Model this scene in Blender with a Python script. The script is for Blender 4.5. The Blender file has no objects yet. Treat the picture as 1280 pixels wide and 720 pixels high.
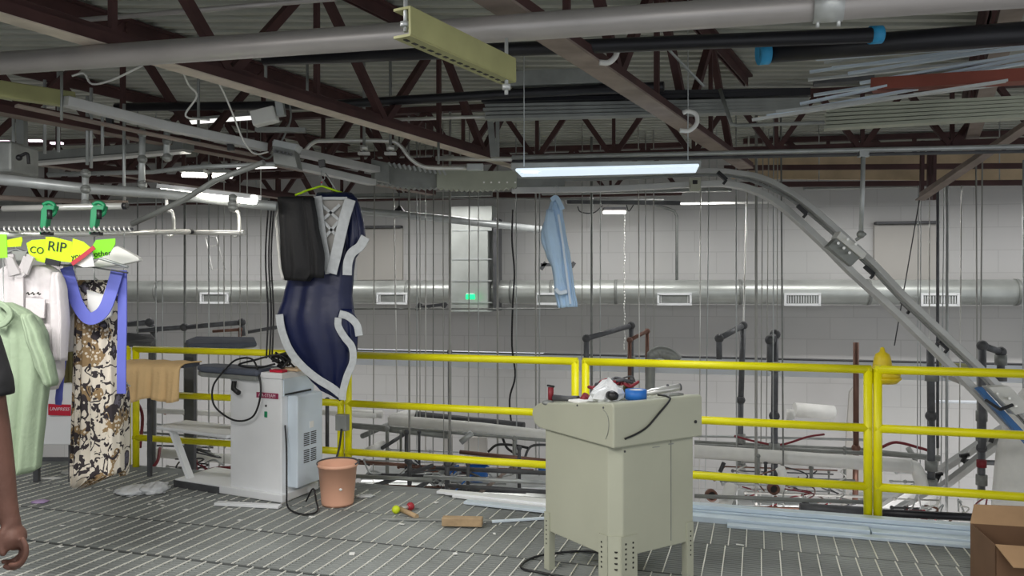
import bpy, bmesh, math, random
from mathutils import Vector, Matrix
random.seed(7)
SC = bpy.context.scene
COL = SC.collection
PI = math.pi
ZV = Vector((0, 0, 1))
EYE = 1.62

# ---------------------------------------------------------------- camera
cam_d = bpy.data.cameras.new('camera')
cam = bpy.data.objects.new('camera', cam_d); COL.objects.link(cam)
cam.location = (0, 0, EYE); cam.rotation_euler = (PI/2, 0, 0)
cam_d.lens = 28.125; cam_d.sensor_width = 36; cam_d.clip_end = 200
SC.camera = cam

# ---------------------------------------------------------------- world, exposure
w = bpy.data.worlds.new('world'); SC.world = w; w.use_nodes = True
w.node_tree.nodes['Background'].inputs[0].default_value = (0.93, 0.96, 1.0, 1)
w.node_tree.nodes['Background'].inputs[1].default_value = 0.8
SC.view_settings.view_transform = 'Standard'
SC.view_settings.look = 'None'
SC.view_settings.gamma = 1
SC.view_settings.use_curve_mapping = False
SC.view_settings.exposure = 0.0

# ---------------------------------------------------------------- frames of reference
def P(px, py, d):                       # a point of the hall seen in direction (px,py) at distance d
    return Vector(((px-640)/1000*d, d, EYE-(py-360)/1000*d))
RU = Vector((.956, -.294, 0)); RV = Vector((.294, .956, 0))   # along / across the guard rail and floor grating
def Q(u, v, z=0): return RU*u + RV*v + Vector((0, 0, z))
def onv(px, v):                         # u and distance where direction px meets the line v
    a = (px-640)/1000; d = v/(.294*a+.956)
    return .956*a*d-.294*d, d
WU = Vector((.985, -.171, 0)); WV = Vector((.171, .985, 0))   # along / across the block wall
def W(u, v, z=0): return WU*u + WV*v + Vector((0, 0, z))
def wu(px, v):
    a = (px-640)/1000; d = v/(.171*a+.985)
    return .985*a*d-.171*d
JD = Vector((.517, 1, 0)).normalized()                        # the way the roof joists run

# ---------------------------------------------------------------- lights (large, some added)
def area(name, loc, sx, sy, power, col=(1, .97, .93), rot=(0, 0, 0)):
    l = bpy.data.lights.new(name, 'AREA'); l.shape = 'RECTANGLE'; l.size = sx; l.size_y = sy
    l.energy = power; l.color = col
    o = bpy.data.objects.new(name, l); COL.objects.link(o); o.location = loc; o.rotation_euler = rot
    return o
ZROT = math.atan2(-.294, .956)
area('added_hall_light', (-2.4, 2.6, 2.68), 2.4, .22, 145, rot=(0, 0, ZROT))  # unseen lights added overhead to brighten the mezzanine
area('added_hall_light', (1.9, 1.7, 2.68), 2.4, .22, 45, rot=(0, 0, ZROT))
area('added_hall_light', (-0.6, .2, 2.68), 2.4, .22, 75, rot=(0, 0, ZROT))
for i, u in enumerate((-9.5, -6.3, -3.2, -.2, 3.0, 6.0)):
    p = W(u, 10.15, 2.80)
    area('wall_row_light', p, 2.3, .08, 34, (1, .985, .96), rot=(0, 0, math.atan2(-.171, .985)))
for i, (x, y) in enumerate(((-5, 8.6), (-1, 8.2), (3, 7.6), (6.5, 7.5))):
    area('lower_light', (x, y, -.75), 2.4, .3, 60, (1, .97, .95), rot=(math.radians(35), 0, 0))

# ---------------------------------------------------------------- materials
def s2l(c):
    c /= 255.0
    return c/12.92 if c <= .04045 else ((c+.055)/1.055)**2.4
def rgb(t): return (s2l(t[0]), s2l(t[1]), s2l(t[2]), 1)
def mat(name, c, rough=.6, metal=0, var=.12, scale=6, bump=0, bscale=40, em=0, emc=None, trans=0):
    m = bpy.data.materials.new(name); m.use_nodes = True
    nt = m.node_tree; b = nt.nodes['Principled BSDF']
    b.inputs['Roughness'].default_value = rough; b.inputs['Metallic'].default_value = metal
    tc = nt.nodes.new('ShaderNodeTexCoord')
    n = nt.nodes.new('ShaderNodeTexNoise'); n.inputs['Scale'].default_value = scale; n.inputs['Detail'].default_value = 5
    nt.links.new(tc.outputs['Object'], n.inputs['Vector'])
    r = nt.nodes.new('ShaderNodeValToRGB')
    base = rgb(c)
    r.color_ramp.elements[0].position = .3; r.color_ramp.elements[1].position = .7
    r.color_ramp.elements[0].color = tuple(x*(1-var) for x in base[:3])+(1,)
    r.color_ramp.elements[1].color = tuple(min(1, x*(1+var)) for x in base[:3])+(1,)
    nt.links.new(n.outputs['Fac'], r.inputs['Fac']); nt.links.new(r.outputs['Color'], b.inputs['Base Color'])
    if bump:
        n2 = nt.nodes.new('ShaderNodeTexNoise'); n2.inputs['Scale'].default_value = bscale
        nt.links.new(tc.outputs['Object'], n2.inputs['Vector'])
        bp = nt.nodes.new('ShaderNodeBump'); bp.inputs['Strength'].default_value = bump; bp.inputs['Distance'].default_value = .01
        nt.links.new(n2.outputs['Fac'], bp.inputs['Height']); nt.links.new(bp.outputs['Normal'], b.inputs['Normal'])
    if em:
        b.inputs['Emission Color'].default_value = rgb(emc or c); b.inputs['Emission Strength'].default_value = em
    if trans:
        b.inputs['Transmission Weight'].default_value = trans
    return m
M = {}
M['galv'] = mat('galvanised_steel', (186, 190, 190), .38, .35, .12, 9)
M['galvd'] = mat('dull_galvanised_steel', (142, 145, 142), .5, .3, .18, 7)
M['chrome'] = mat('bright_steel', (222, 222, 218), .28, .5, .06, 9)
M['duct'] = mat('duct_sheet_metal', (190, 194, 190), .36, .5, .14, 3)
M['pipe'] = mat('grey_pipe', (176, 172, 170), .38, .35, .08, 4)
M['dark'] = mat('dark_iron', (84, 85, 88), .55, .2, .2, 12)
M['black'] = mat('black_plastic', (26, 26, 29), .45, 0, .2, 12)
M['blackp'] = mat('black_pipe_coat', (30, 30, 36), .4, .1, .2, 8)
M['maroon'] = mat('maroon_joist_paint', (72, 45, 44), .7, 0, .25, 5)
M['flange'] = mat('lit_joist_flange', (146, 132, 123), .7, 0, .22, 6)  # maroon joist's lit underside put in as a lighter grey-brown
M['pale'] = mat('pale_lit_joist_flange', (206, 194, 180), .7, 0, .2, 6)  # light on the joist's lower edge put in as a pale colour
M['bell'] = mat('mustard_cast_paint', (222, 196, 30), .5, 0, .12, 12)
M['rodl'] = mat('plain_rod_steel', (176, 176, 172), .5, .1, .1, 5)
M['galvb'] = mat('bluish_galvanised', (206, 220, 232), .42, .2, .08, 4)
M['deck'] = mat('roof_deck_metal', (176, 178, 168), .55, .15, .12, 2)
M['green'] = mat('olive_channel_paint', (160, 160, 112), .5, .1, .12, 6)
M['yellow'] = mat('safety_yellow_paint', (240, 232, 8), .38, 0, .07, 5)
M['white'] = mat('white_enamel', (238, 240, 242), .4, 0, .04, 3)
M['whitep'] = mat('white_pipe_wrap', (242, 242, 238), .6, 0, .05, 8, .2, 30)
M['side'] = mat('pale_blue_enamel', (214, 226, 236), .4, 0, .04, 3)
M['cream'] = mat('putty_enamel', (176, 178, 160), .45, 0, .04, 3)
M['pad'] = mat('slate_pad_fabric', (84, 90, 104), .75, 0, .12, 12, .3, 60)
M['tan'] = mat('tan_cloth', (236, 200, 146), .9, 0, .07, 5, .3, 60)
M['bucket'] = mat('salmon_plastic', (234, 180, 152), .5, 0, .05, 4)
M['navy'] = mat('navy_satin', (17, 26, 66), .4, 0, .15, 4, .15, 20)
M['silver'] = mat('silver_trim', (186, 190, 192), .45, .1, .1, 30)
M['blackc'] = mat('black_cloth', (13, 13, 17), .7, 0, .2, 5, .2, 40)
M['sky'] = mat('pale_blue_cotton', (186, 214, 242), .8, 0, .06, 6, .2, 60)
M['skyl'] = mat('white_lining', (214, 226, 240), .8, 0, .06, 6)
M['shirt'] = mat('white_cotton', (205, 200, 202), .85, 0, .05, 5, .2, 60)
M['sage'] = mat('sage_cotton', (140, 157, 132), .85, 0, .06, 5, .25, 50)
M['peri'] = mat('periwinkle_ribbon', (96, 104, 190), .6, 0, .06, 5)
M['must'] = mat('mustard_cloth', (206, 164, 36), .85, 0, .1, 5)
M['olive'] = mat('olive_cloth', (132, 126, 84), .85, 0, .1, 5)
M['card'] = mat('neon_card', (190, 235, 20), .7, 0, .05, 5)
M['card2'] = mat('green_neon_card', (130, 225, 40), .7, 0, .05, 5)
M['ink'] = mat('black_ink', (30, 34, 24), .6)
M['paper'] = mat('white_paper', (232, 232, 228), .8, 0, .04, 6)
M['hook'] = mat('green_hook_plastic', (26, 140, 92), .45, 0, .1, 9)
M['red'] = mat('red_label', (196, 22, 54), .5, 0, .05, 5)
M['maro'] = mat('pink_maroon_label', (150, 48, 84), .5, 0, .05, 5)
M['pink'] = mat('pale_pink_lettering', (240, 214, 224), .5, 0, .03, 5)
M['redp'] = mat('dark_red_plastic', (130, 30, 42), .5, 0, .1, 9)
M['blue'] = mat('blue_tape', (36, 108, 190), .5, 0, .06, 5)
M['tape'] = mat('sky_blue_tape', (50, 160, 214), .5, 0, .06, 5)
M['wood'] = mat('pale_wood', (176, 150, 116), .7, 0, .15, 14, .3, 30)
M['woodd'] = mat('weathered_plywood', (196, 174, 144), .8, 0, .22, 3)
M['redbar'] = mat('red_oxide_steel', (140, 72, 58), .65, 0, .12, 6)
M['copper'] = mat('copper_pipe', (124, 92, 80), .45, .5, .15, 9)
M['cardb'] = mat('corrugated_cardboard', (166, 134, 100), .85, 0, .1, 6)
M['cardd'] = mat('dark_cardboard_side', (112, 84, 62), .85, 0, .1, 6)
M['plast'] = mat('clear_plastic_bag', (225, 228, 230), .25, 0, .08, 12, .6, 25)
M['lilac'] = mat('lilac_paper', (196, 170, 214), .7)
M['wallm'] = mat('painted_block_patch', (186, 183, 178), .8, 0, .03, 2)
M['beam'] = mat('pale_blue_beam_paint', (240, 246, 255), .45, 0, .03, 3)
M['skin'] = mat('brown_skin', (98, 66, 55), .6, 0, .1, 10, .15, 60)
M['hair'] = mat('black_hair', (20, 17, 16), .7, 0, .2, 30)
M['jean'] = mat('dark_denim', (42, 50, 70), .85, 0, .15, 20)
M['redh'] = mat('red_hose_rubber', (122, 36, 46), .5)
M['ball_y'] = mat('yellow_green_rubber', (206, 224, 40), .5)
M['ball_r'] = mat('red_rubber', (170, 44, 56), .5)
M['tube'] = mat('lit_tube', (255, 252, 240), .5, em=14, emc=(255, 250, 238))
M['lens'] = mat('lit_lens', (215, 228, 240), .4, 0, .12, 5, em=.9, emc=(214, 230, 244))
M['exitg'] = mat('lit_green_sign', (30, 220, 130), .5, em=1.6, emc=(30, 225, 130))
M['gdark'] = mat('grille_shadow', (60, 60, 60), .8)

def block_wall():
    m = bpy.data.materials.new('painted_block_wall'); m.use_nodes = True
    nt = m.node_tree; b = nt.nodes['Principled BSDF']; b.inputs['Roughness'].default_value = .75
    tc = nt.nodes.new('ShaderNodeTexCoord'); mp = nt.nodes.new('ShaderNodeMapping')
    mp.inputs['Rotation'].default_value = (PI/2, 0, 0)
    nt.links.new(tc.outputs['Object'], mp.inputs['Vector'])
    br = nt.nodes.new('ShaderNodeTexBrick')
    br.inputs['Scale'].default_value = 1; br.inputs['Brick Width'].default_value = .61; br.inputs['Row Height'].default_value = .305
    br.inputs['Mortar Size'].default_value = .006
    br.inputs['Color1'].default_value = rgb((204, 201, 196)); br.inputs['Color2'].default_value = rgb((200, 197, 192))
    br.inputs['Mortar'].default_value = rgb((190, 187, 182))
    nt.links.new(mp.outputs[0], br.inputs['Vector'])
    n = nt.nodes.new('ShaderNodeTexNoise'); n.inputs['Scale'].default_value = .7; n.inputs['Detail'].default_value = 6
    nt.links.new(tc.outputs['Object'], n.inputs['Vector'])
    mx = nt.nodes.new('ShaderNodeMix'); mx.data_type = 'RGBA'; mx.blend_type = 'MULTIPLY'; mx.inputs[0].default_value = .22
    nt.links.new(br.outputs['Color'], mx.inputs[6]); nt.links.new(n.outputs['Color'], mx.inputs[7])
    hs = nt.nodes.new('ShaderNodeHueSaturation'); hs.inputs['Saturation'].default_value = .15; hs.inputs['Value'].default_value = 1.1
    nt.links.new(mx.outputs[2], hs.inputs['Color']); nt.links.new(hs.outputs[0], b.inputs['Base Color'])
    bp = nt.nodes.new('ShaderNodeBump'); bp.inputs['Strength'].default_value = .15; bp.inputs['Distance'].default_value = .01; bp.invert = True
    nt.links.new(br.outputs['Fac'], bp.inputs['Height']); nt.links.new(bp.outputs['Normal'], b.inputs['Normal'])
    return m
M['block'] = block_wall()

def floral():
    m = bpy.data.materials.new('floral_print_cloth'); m.use_nodes = True
    nt = m.node_tree; b = nt.nodes['Principled BSDF']; b.inputs['Roughness'].default_value = .85
    tc = nt.nodes.new('ShaderNodeTexCoord')
    def node(t, **k):
        x = nt.nodes.new(t)
        return x
    wn = node('ShaderNodeTexNoise'); wn.inputs['Scale'].default_value = 9
    nt.links.new(tc.outputs['Object'], wn.inputs['Vector'])
    ad = node('ShaderNodeMix'); ad.data_type = 'RGBA'; ad.inputs[0].default_value = .12
    nt.links.new(tc.outputs['Object'], ad.inputs[6]); nt.links.new(wn.outputs['Color'], ad.inputs[7])
    def ramp(src, pts):
        r = node('ShaderNodeValToRGB'); r.color_ramp.interpolation = 'CONSTANT'
        r.color_ramp.elements[0].position = pts[0][0]; r.color_ramp.elements[0].color = pts[0][1]
        r.color_ramp.elements[1].position = pts[1][0]; r.color_ramp.elements[1].color = pts[1][1]
        for p, c in pts[2:]:
            e = r.color_ramp.elements.new(p); e.color = c
        nt.links.new(src, r.inputs['Fac']); return r
    v1 = node('ShaderNodeTexVoronoi'); v1.inputs['Scale'].default_value = 7.5
    nt.links.new(ad.outputs[2], v1.inputs['Vector'])
    W0, K, T, G = rgb((218, 210, 196)), rgb((52, 46, 50)), rgb((146, 122, 88)), rgb((96, 92, 104))
    r1 = ramp(v1.outputs['Distance'], [(0, G), (.2, K), (.27, W0), (.42, K), (.48, W0)])
    v2 = node('ShaderNodeTexVoronoi'); v2.inputs['Scale'].default_value = 46
    nt.links.new(tc.outputs['Object'], v2.inputs['Vector'])
    r2 = ramp(v2.outputs['Distance'], [(0, W0), (.34, T)])
    n3 = node('ShaderNodeTexNoise'); n3.inputs['Scale'].default_value = 6.5; n3.inputs['Detail'].default_value = 1
    nt.links.new(tc.outputs['Object'], n3.inputs['Vector'])
    r3 = ramp(n3.outputs['Fac'], [(0, (0, 0, 0, 1)), (.55, (1, 1, 1, 1))])
    mx = node('ShaderNodeMix'); mx.data_type = 'RGBA'
    nt.links.new(r3.outputs['Color'], mx.inputs[0]); nt.links.new(r1.outputs['Color'], mx.inputs[6]); nt.links.new(r2.outputs['Color'], mx.inputs[7])
    n4 = node('ShaderNodeTexNoise'); n4.inputs['Scale'].default_value = 13; n4.inputs['Detail'].default_value = 2; n4.inputs['Distortion'].default_value = 1.5
    nt.links.new(tc.outputs['Object'], n4.inputs['Vector'])
    r4 = ramp(n4.outputs['Fac'], [(0, (0, 0, 0, 1)), (.56, (1, 1, 1, 1))])
    mk = node('ShaderNodeMix'); mk.data_type = 'RGBA'; mk.inputs[7].default_value = K
    nt.links.new(r4.outputs['Color'], mk.inputs[0]); nt.links.new(mx.outputs[2], mk.inputs[6])
    nt.links.new(mk.outputs[2], b.inputs['Base Color'])
    return m
M['floral'] = floral()

# ---------------------------------------------------------------- mesh helpers
class MB:
    def __init__(s): s.v = []; s.f = []; s.mi = []; s.k = 0; s.sm = []; s.smooth = False
    def add(s, vs, fs):
        b = len(s.v); s.v += [Vector(x) for x in vs]
        for f in fs: s.f.append([b+i for i in f]); s.mi.append(s.k); s.sm.append(s.smooth)
        return s
    def box8(s, c):
        return s.add(c, [(0, 3, 2, 1), (4, 5, 6, 7), (0, 1, 5, 4), (1, 2, 6, 5), (2, 3, 7, 6), (3, 0, 4, 7)])
    def box(s, c, sz, ax=None):                     # centre, size along axes ax
        c = Vector(c); X, Y, Z = ax or (Vector((1, 0, 0)), Vector((0, 1, 0)), Vector((0, 0, 1)))
        a, b, d = X*sz[0]/2, Y*sz[1]/2, Z*sz[2]/2
        return s.box8([c-a-b-d, c+a-b-d, c+a+b-d, c-a+b-d, c-a-b+d, c+a-b+d, c+a+b+d, c-a+b+d])
    def bar(s, p0, p1, wd, ht, up=(0, 0, 1)):
        p0, p1 = Vector(p0), Vector(p1); t = (p1-p0); L = t.length; t.normalize()
        up = Vector(up); sd = t.cross(up)
        if sd.length < 1e-4: sd = t.cross(Vector((1, 0, 0)))
        sd.normalize(); u2 = sd.cross(t)
        return s.box((p0+p1)/2, (L, wd, ht), (t, sd, u2))
    def tube(s, pts, r, seg=10, cap=True):
        pts = [Vector(p) for p in pts]; n = len(pts)
        rs = r if isinstance(r, (list, tuple)) else [r]*n
        t0 = (pts[1]-pts[0]).normalized()
        nx = t0.cross(Vector((0, 0, 1)))
        if nx.length < 1e-3: nx = t0.cross(Vector((1, 0, 0)))
        nx.normalize(); vs = []; old = s.smooth
        for i, p in enumerate(pts):
            t = (pts[min(i+1, n-1)]-pts[max(i-1, 0)]).normalized()
            nx = (nx-t*nx.dot(t))
            if nx.length < 1e-5: nx = t.orthogonal()
            nx.normalize(); ny = t.cross(nx)
            q = rs[i]; ra, rb = q if isinstance(q, tuple) else (q, q)
            for k in range(seg):
                a = 2*PI*k/seg; vs.append(p+nx*ra*math.cos(a)+ny*rb*math.sin(a))
        fs = [(i*seg+k, i*seg+(k+1) % seg, (i+1)*seg+(k+1) % seg, (i+1)*seg+k) for i in range(n-1) for k in range(seg)]
        s.smooth = True; b = len(s.v); s.add(vs, fs); s.smooth = False
        if cap:
            s.f.append([b+k for k in range(seg)][::-1]); s.mi.append(s.k); s.sm.append(False)
            s.f.append([b+(n-1)*seg+k for k in range(seg)]); s.mi.append(s.k); s.sm.append(False)
        s.smooth = old
        return s
    def ball(s, c, r, sc=(1, 1, 1), n=12):
        c = Vector(c); vs = []; fs = []
        for i in range(n+1):
            th = PI*i/n
            for k in range(n*2):
                a = PI*k/n
                vs.append(c+Vector((r*sc[0]*math.sin(th)*math.cos(a), r*sc[1]*math.sin(th)*math.sin(a), r*sc[2]*math.cos(th))))
        m = n*2
        for i in range(n):
            for k in range(m): fs.append((i*m+k, (i+1)*m+k, (i+1)*m+(k+1) % m, i*m+(k+1) % m))
        s.smooth = True; s.add(vs, fs); s.smooth = False
        return s
    def lathe(s, c, prof, seg=28, ax=None):
        X, Y, Z = ax or (Vector((1, 0, 0)), Vector((0, 1, 0)), Vector((0, 0, 1)))
        c = Vector(c); vs = [c+X*r*math.cos(2*PI*k/seg)+Y*r*math.sin(2*PI*k/seg)+Z*z for r, z in prof for k in range(seg)]
        fs = [(i*seg+k, i*seg+(k+1) % seg, (i+1)*seg+(k+1) % seg, (i+1)*seg+k) for i in range(len(prof)-1) for k in range(seg)]
        s.smooth = True; s.add(vs, fs); s.smooth = False
        return s
    def prism(s, pts, off):                         # polygon pts (3D) swept by off
        off = Vector(off); n = len(pts); pts = [Vector(p) for p in pts]
        fs = [tuple(range(n))[::-1], tuple(range(n, 2*n))]+[(i, (i+1) % n, n+(i+1) % n, n+i) for i in range(n)]
        return s.add(pts+[p+off for p in pts], fs)
    def band(s, pts, wd, th):                       # flat strip in the X-Z plane
        pts = [Vector(p) for p in pts]; n = len(pts); vs = []
        for i, p in enumerate(pts):
            t = (pts[min(i+1, n-1)]-pts[max(i-1, 0)]); t.y = 0; t.normalize()
            sd = Vector((t.z, 0, -t.x)); ww = wd[i] if isinstance(wd, (list, tuple)) else wd
            for a, b in ((-1, -1), (1, -1), (1, 1), (-1, 1)): vs.append(p+sd*ww/2*a+Vector((0, th/2*b, 0)))
        fs = [(i*4+k, i*4+(k+1) % 4, (i+1)*4+(k+1) % 4, (i+1)*4+k) for i in range(n-1) for k in range(4)]
        fs += [(0, 1, 2, 3), tuple((n-1)*4+k for k in (3, 2, 1, 0))]
        return s.add(vs, fs)
    def build(s, name, mats, parent=None, bevel=0, local=False, remesh=0, sub=0):
        if not isinstance(mats, (list, tuple)): mats = [mats]
        me = bpy.data.meshes.new(name)
        xs = [v.x for v in s.v]; ys = [v.y for v in s.v]; zs = [v.z for v in s.v]
        if parent is not None:
            org = Vector((0, 0, 0)) if local else abs_loc(parent); loc = Vector((0, 0, 0))
        elif local: org = Vector((0, 0, 0)); loc = org
        else: org = Vector(((min(xs)+max(xs))/2, (min(ys)+max(ys))/2, min(zs))); loc = org
        me.from_pydata([v-org for v in s.v], [], s.f)
        for m in mats: me.materials.append(m)
        for p, mi, sm in zip(me.polygons, s.mi, s.sm): p.material_index = mi; p.use_smooth = sm
        bm = bmesh.new(); bm.from_mesh(me); bmesh.ops.recalc_face_normals(bm, faces=bm.faces); bm.to_mesh(me); bm.free()
        o = bpy.data.objects.new(name, me); COL.objects.link(o); o.location = loc
        if parent is not None: o.parent = parent
        if bevel:
            b = o.modifiers.new('bevel', 'BEVEL'); b.width = bevel; b.segments = 2; b.limit_method = 'ANGLE'
        if remesh:
            r = o.modifiers.new('remesh', 'REMESH'); r.mode = 'VOXEL'; r.voxel_size = remesh; r.use_smooth_shade = True
            q = o.modifiers.new('smooth', 'SMOOTH'); q.factor = .7; q.iterations = 5
        if sub:
            q = o.modifiers.new('subdivision', 'SUBSURF'); q.levels = sub; q.render_levels = sub
        return o
def abs_loc(o):
    v = Vector((0, 0, 0))
    while o is not None: v += o.location; o = o.parent
    return v
def tag(o, label, cat, group=None, kind=None):
    o['label'] = label; o['category'] = cat
    if group: o['group'] = group
    if kind: o['kind'] = kind
    return o
def thing(name, loc, label, cat, group=None, rz=0):
    o = bpy.data.objects.new(name, None); COL.objects.link(o); o.location = loc; o.rotation_euler = (0, 0, rz)
    o.empty_display_size = .1
    return tag(o, label, cat, group)
def struct(o): o['kind'] = 'structure'; return o
def dup(o, loc, rz=None, label=None):
    r = o.copy(); COL.objects.link(r); r.location = loc
    if rz is not None: r.rotation_euler = (0, 0, rz)
    if label: r['label'] = label
    for c in [x for x in o.children]:
        k = c.copy(); COL.objects.link(k); k.parent = r
        for g in [x for x in c.children]:
            h = g.copy(); COL.objects.link(h); h.parent = k
    return r
def text(s, size, m, loc, X, Z, parent, name='lettering', shear=0, th=.0006):
    cu = bpy.data.curves.new(name, 'FONT'); cu.body = s; cu.size = size; cu.shear = shear; cu.extrude = th
    cu.align_x = 'CENTER'; cu.align_y = 'CENTER'
    t = bpy.data.objects.new('tmp', cu); COL.objects.link(t)
    bpy.context.view_layer.update()
    me = bpy.data.meshes.new_from_object(t.evaluated_get(bpy.context.evaluated_depsgraph_get()))
    bpy.data.objects.remove(t)
    X = Vector(X).normalized(); Z = Vector(Z).normalized(); Y = Z.cross(X)  # text plane X (right), Z (up), out = X x Z
    R = Matrix((X, Z, X.cross(Z))).transposed()
    me.transform(R.to_4x4()); me.transform(Matrix.Translation(Vector(loc)-(abs_loc(parent) if parent else Vector())))
    me.materials.clear(); me.materials.append(m)
    o = bpy.data.objects.new(name, me); COL.objects.link(o)
    if parent: o.parent = parent
    return o
def smooth_path(pts, n=8):                          # Catmull-Rom through the points
    pts = [Vector(p) for p in pts]; out = []
    ext = [pts[0]*2-pts[1]]+pts+[pts[-1]*2-pts[-2]]
    for i in range(1, len(ext)-2):
        a, b, c, d = ext[i-1:i+3]
        for k in range(n):
            t = k/n
            out.append(.5*((2*b)+(c-a)*t+(2*a-5*b+4*c-d)*t*t+(3*b-a-3*c+d)*t**3))
    out.append(pts[-1]); return out
def px_path(lst, n=0):
    p = [P(*q) for q in lst]
    return smooth_path(p, n) if n else p
def garment(rows, d, dep, folds=6, amp=.012, seed=0, levels=44, seg=72, lean=0, mb=None):
    """a closed hanging-cloth body: rows are (py, pxl, pxr) outline stations seen at distance d"""
    mb = mb or MB(); rows = sorted(rows); vs = []
    y0, y1 = rows[0][0], rows[-1][0]
    wmax = max(r[2]-r[1] for r in rows)
    rnd = random.Random(seed); ph = [rnd.uniform(0, 6.28) for _ in range(4)]
    for i in range(levels+1):
        y = y0+(y1-y0)*i/levels
        for a, b in zip(rows, rows[1:]):
            if a[0] <= y <= b[0]:
                t = (y-a[0])/max(1e-6, b[0]-a[0]); t = t*t*(3-2*t)*.5+t*.5
                xl = a[1]+(b[1]-a[1])*t; xr = a[2]+(b[2]-a[2])*t; break
        f = i/levels; hw = max(1e-3, (xr-xl)/2000*d); cx = ((xl+xr)/2-640)/1000*d; z = EYE-(y-360)/1000*d
        dd = dep*(.35+.65*min(1, (xr-xl)/wmax))*(1 if i else .5)
        for k in range(seg):
            a = 2*PI*k/seg; ca, sa = math.cos(a), math.sin(a)
            x = cx+hw*math.copysign(abs(ca)**.75, ca)
            fy = math.copysign(abs(sa)**.8, sa)*dd
            q = (ca*.5+.5)
            rip = amp*(.35+.65*f)*(math.sin(folds*PI*q*2+ph[0]+1.3*f)+.5*math.sin(folds*1.7*PI*q*2+ph[1]-2*f))
            vs.append(Vector((x, d-fy+rip*abs(sa)**.5+lean*f, z+.004*math.sin(5*q+ph[2])*min(1, f*3))))
    fs = [(i*seg+k, i*seg+(k+1) % seg, (i+1)*seg+(k+1) % seg, (i+1)*seg+k) for i in range(levels) for k in range(seg)]
    fs += [tuple(range(seg)), tuple(levels*seg+k for k in range(seg))]
    old = mb.smooth; mb.smooth = True; mb.add(vs, fs); mb.smooth = old
    return mb

# ================================================================= SETTING
mb = MB()
# steel grating: bearing bars along u, cross rods along v, laid in panels 0.6 m wide
U0, U1, V0, V1 = -9.5, 4.2, -1.4, 5.98
v = V0
while v < V1:
    mb.box(Q((U0+U1)/2, v, -.016), (U1-U0, .007, .032), (RU, RV, Vector((0, 0, 1)))); v += .034
mb.k = 1
pv = 5.80
while pv > V0-.6:
    lo = max(V0, pv-.6) ; hi = min(V1, pv)
    off = random.uniform(0, .1); u = U0+off
    while u < U1:
        mb.box(Q(u, (lo+hi)/2, 0), (.0065, hi-lo-.012, .007), (RU, RV, Vector((0, 0, 1)))); u += .108
    mb.k = 2; mb.box(Q((U0+U1)/2, lo+.004, -.016), (U1-U0, .008, .034), (RU, RV, Vector((0, 0, 1)))); mb.k = 1
    pv -= .6
M['grate'] = mat('grating_bars', (154, 158, 156), .5, .2, .28, 1.2)
M['grater'] = mat('lit_grating_rods', (232, 231, 222), .4, .1, .06, 3)  # brighter than the bars to imitate light on the rod tops
M['grated'] = mat('grating_edge_bar', (96, 99, 98), .6, .2, .1, 3)
fl = struct(mb.build('floor', [M['grate'], M['grater'], M['grated']]))
mb = MB(); mb.box(Q((U0+U1)/2, 5.99, -.16), (U1-U0, .02, .30), (RU, RV, Vector((0, 0, 1))))
struct(mb.build('trim_1', M['galvd']))
mb = MB(); mb.box((0, 8, -3.05), (34, 26, .1))
struct(mb.build('lower_floor', mat('lower_concrete', (150, 148, 144), .7, 0, .1, 1)))
mb = MB(); mb.box((0, 0, 0), (34, .2, 6.8))
wb = struct(mb.build('wall_back', M['block'], local=True)); wb.location = W(0, 11.75, .3); wb.rotation_euler = (0, 0, math.atan2(-.171, .985))
mb = MB(); mb.box((-15, 5, .3), (.2, 22, 6.8)); struct(mb.build('wall_left', M['wallm']))
# corrugated roof deck
mb = MB(); y = -2.5; prof = []
while y < 14.5:
    prof += [(y, 3.60), (y+.06, 3.60), (y+.075, 3.675), (y+.135, 3.675), (y+.15, 3.60)]; y += .15
vs = []; fs = []
for (yy, zz) in prof: vs += [(-16, yy, zz), (16, yy, zz)]
for i in range(len(prof)-1): fs.append((2*i, 2*i+1, 2*i+3, 2*i+2))
mb.add(vs, fs); mb.box((0, 6, 3.76), (32, 17, .06))
struct(mb.build('ceiling', M['deck']))

# ================================================================= ROOF JOISTS
AX = (JD, Vector((JD.y, -JD.x, 0)), Vector((0, 0, 1)))
def joist(x0, d0, d1, label, zb=2.72, wd=.13, flange='flange', pitch=.62):
    def L(d, z): return Vector((x0+.517*d, d, z))
    c = thing('roof_joist', L(d0, zb), label, 'roof joist', 'long roof joists running away from the viewer')
    sd = AX[1]
    m = MB()
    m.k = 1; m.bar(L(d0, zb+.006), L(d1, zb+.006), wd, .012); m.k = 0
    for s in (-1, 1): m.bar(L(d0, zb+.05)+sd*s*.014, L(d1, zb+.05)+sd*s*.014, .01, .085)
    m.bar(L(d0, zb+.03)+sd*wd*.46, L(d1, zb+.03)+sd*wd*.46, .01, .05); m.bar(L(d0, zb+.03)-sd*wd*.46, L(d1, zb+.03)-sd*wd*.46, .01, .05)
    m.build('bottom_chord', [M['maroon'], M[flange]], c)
    m = MB(); m.bar(L(d0, 3.575), L(d1, 3.575), .12, .02)
    for s in (-1, 1): m.bar(L(d0, 3.53)+sd*s*.014, L(d1, 3.53)+sd*s*.014, .01, .09)
    m.build('top_chord', M['maroon'], c)
    d = d0; k = 0
    while d+pitch <= d1+.01:
        z0, z1 = (zb+.05, 3.54) if k % 2 == 0 else (3.54, zb+.05)
        m = MB(); m.bar(L(d, z0), L(d+pitch, z1), .05, .05, sd); m.build('web', M['maroon'], c)
        if k % 2 == 1:
            m = MB(); m.bar(L(d, zb+.05), L(d, 3.54), .03, .03, sd); m.build('web', M['maroon'], c)
        d += pitch; k += 1
    return c
joist(-1.66, .6, 7.4, 'roof joist with flange coloured grey-brown as if lit crossing above the square duct light')
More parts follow.
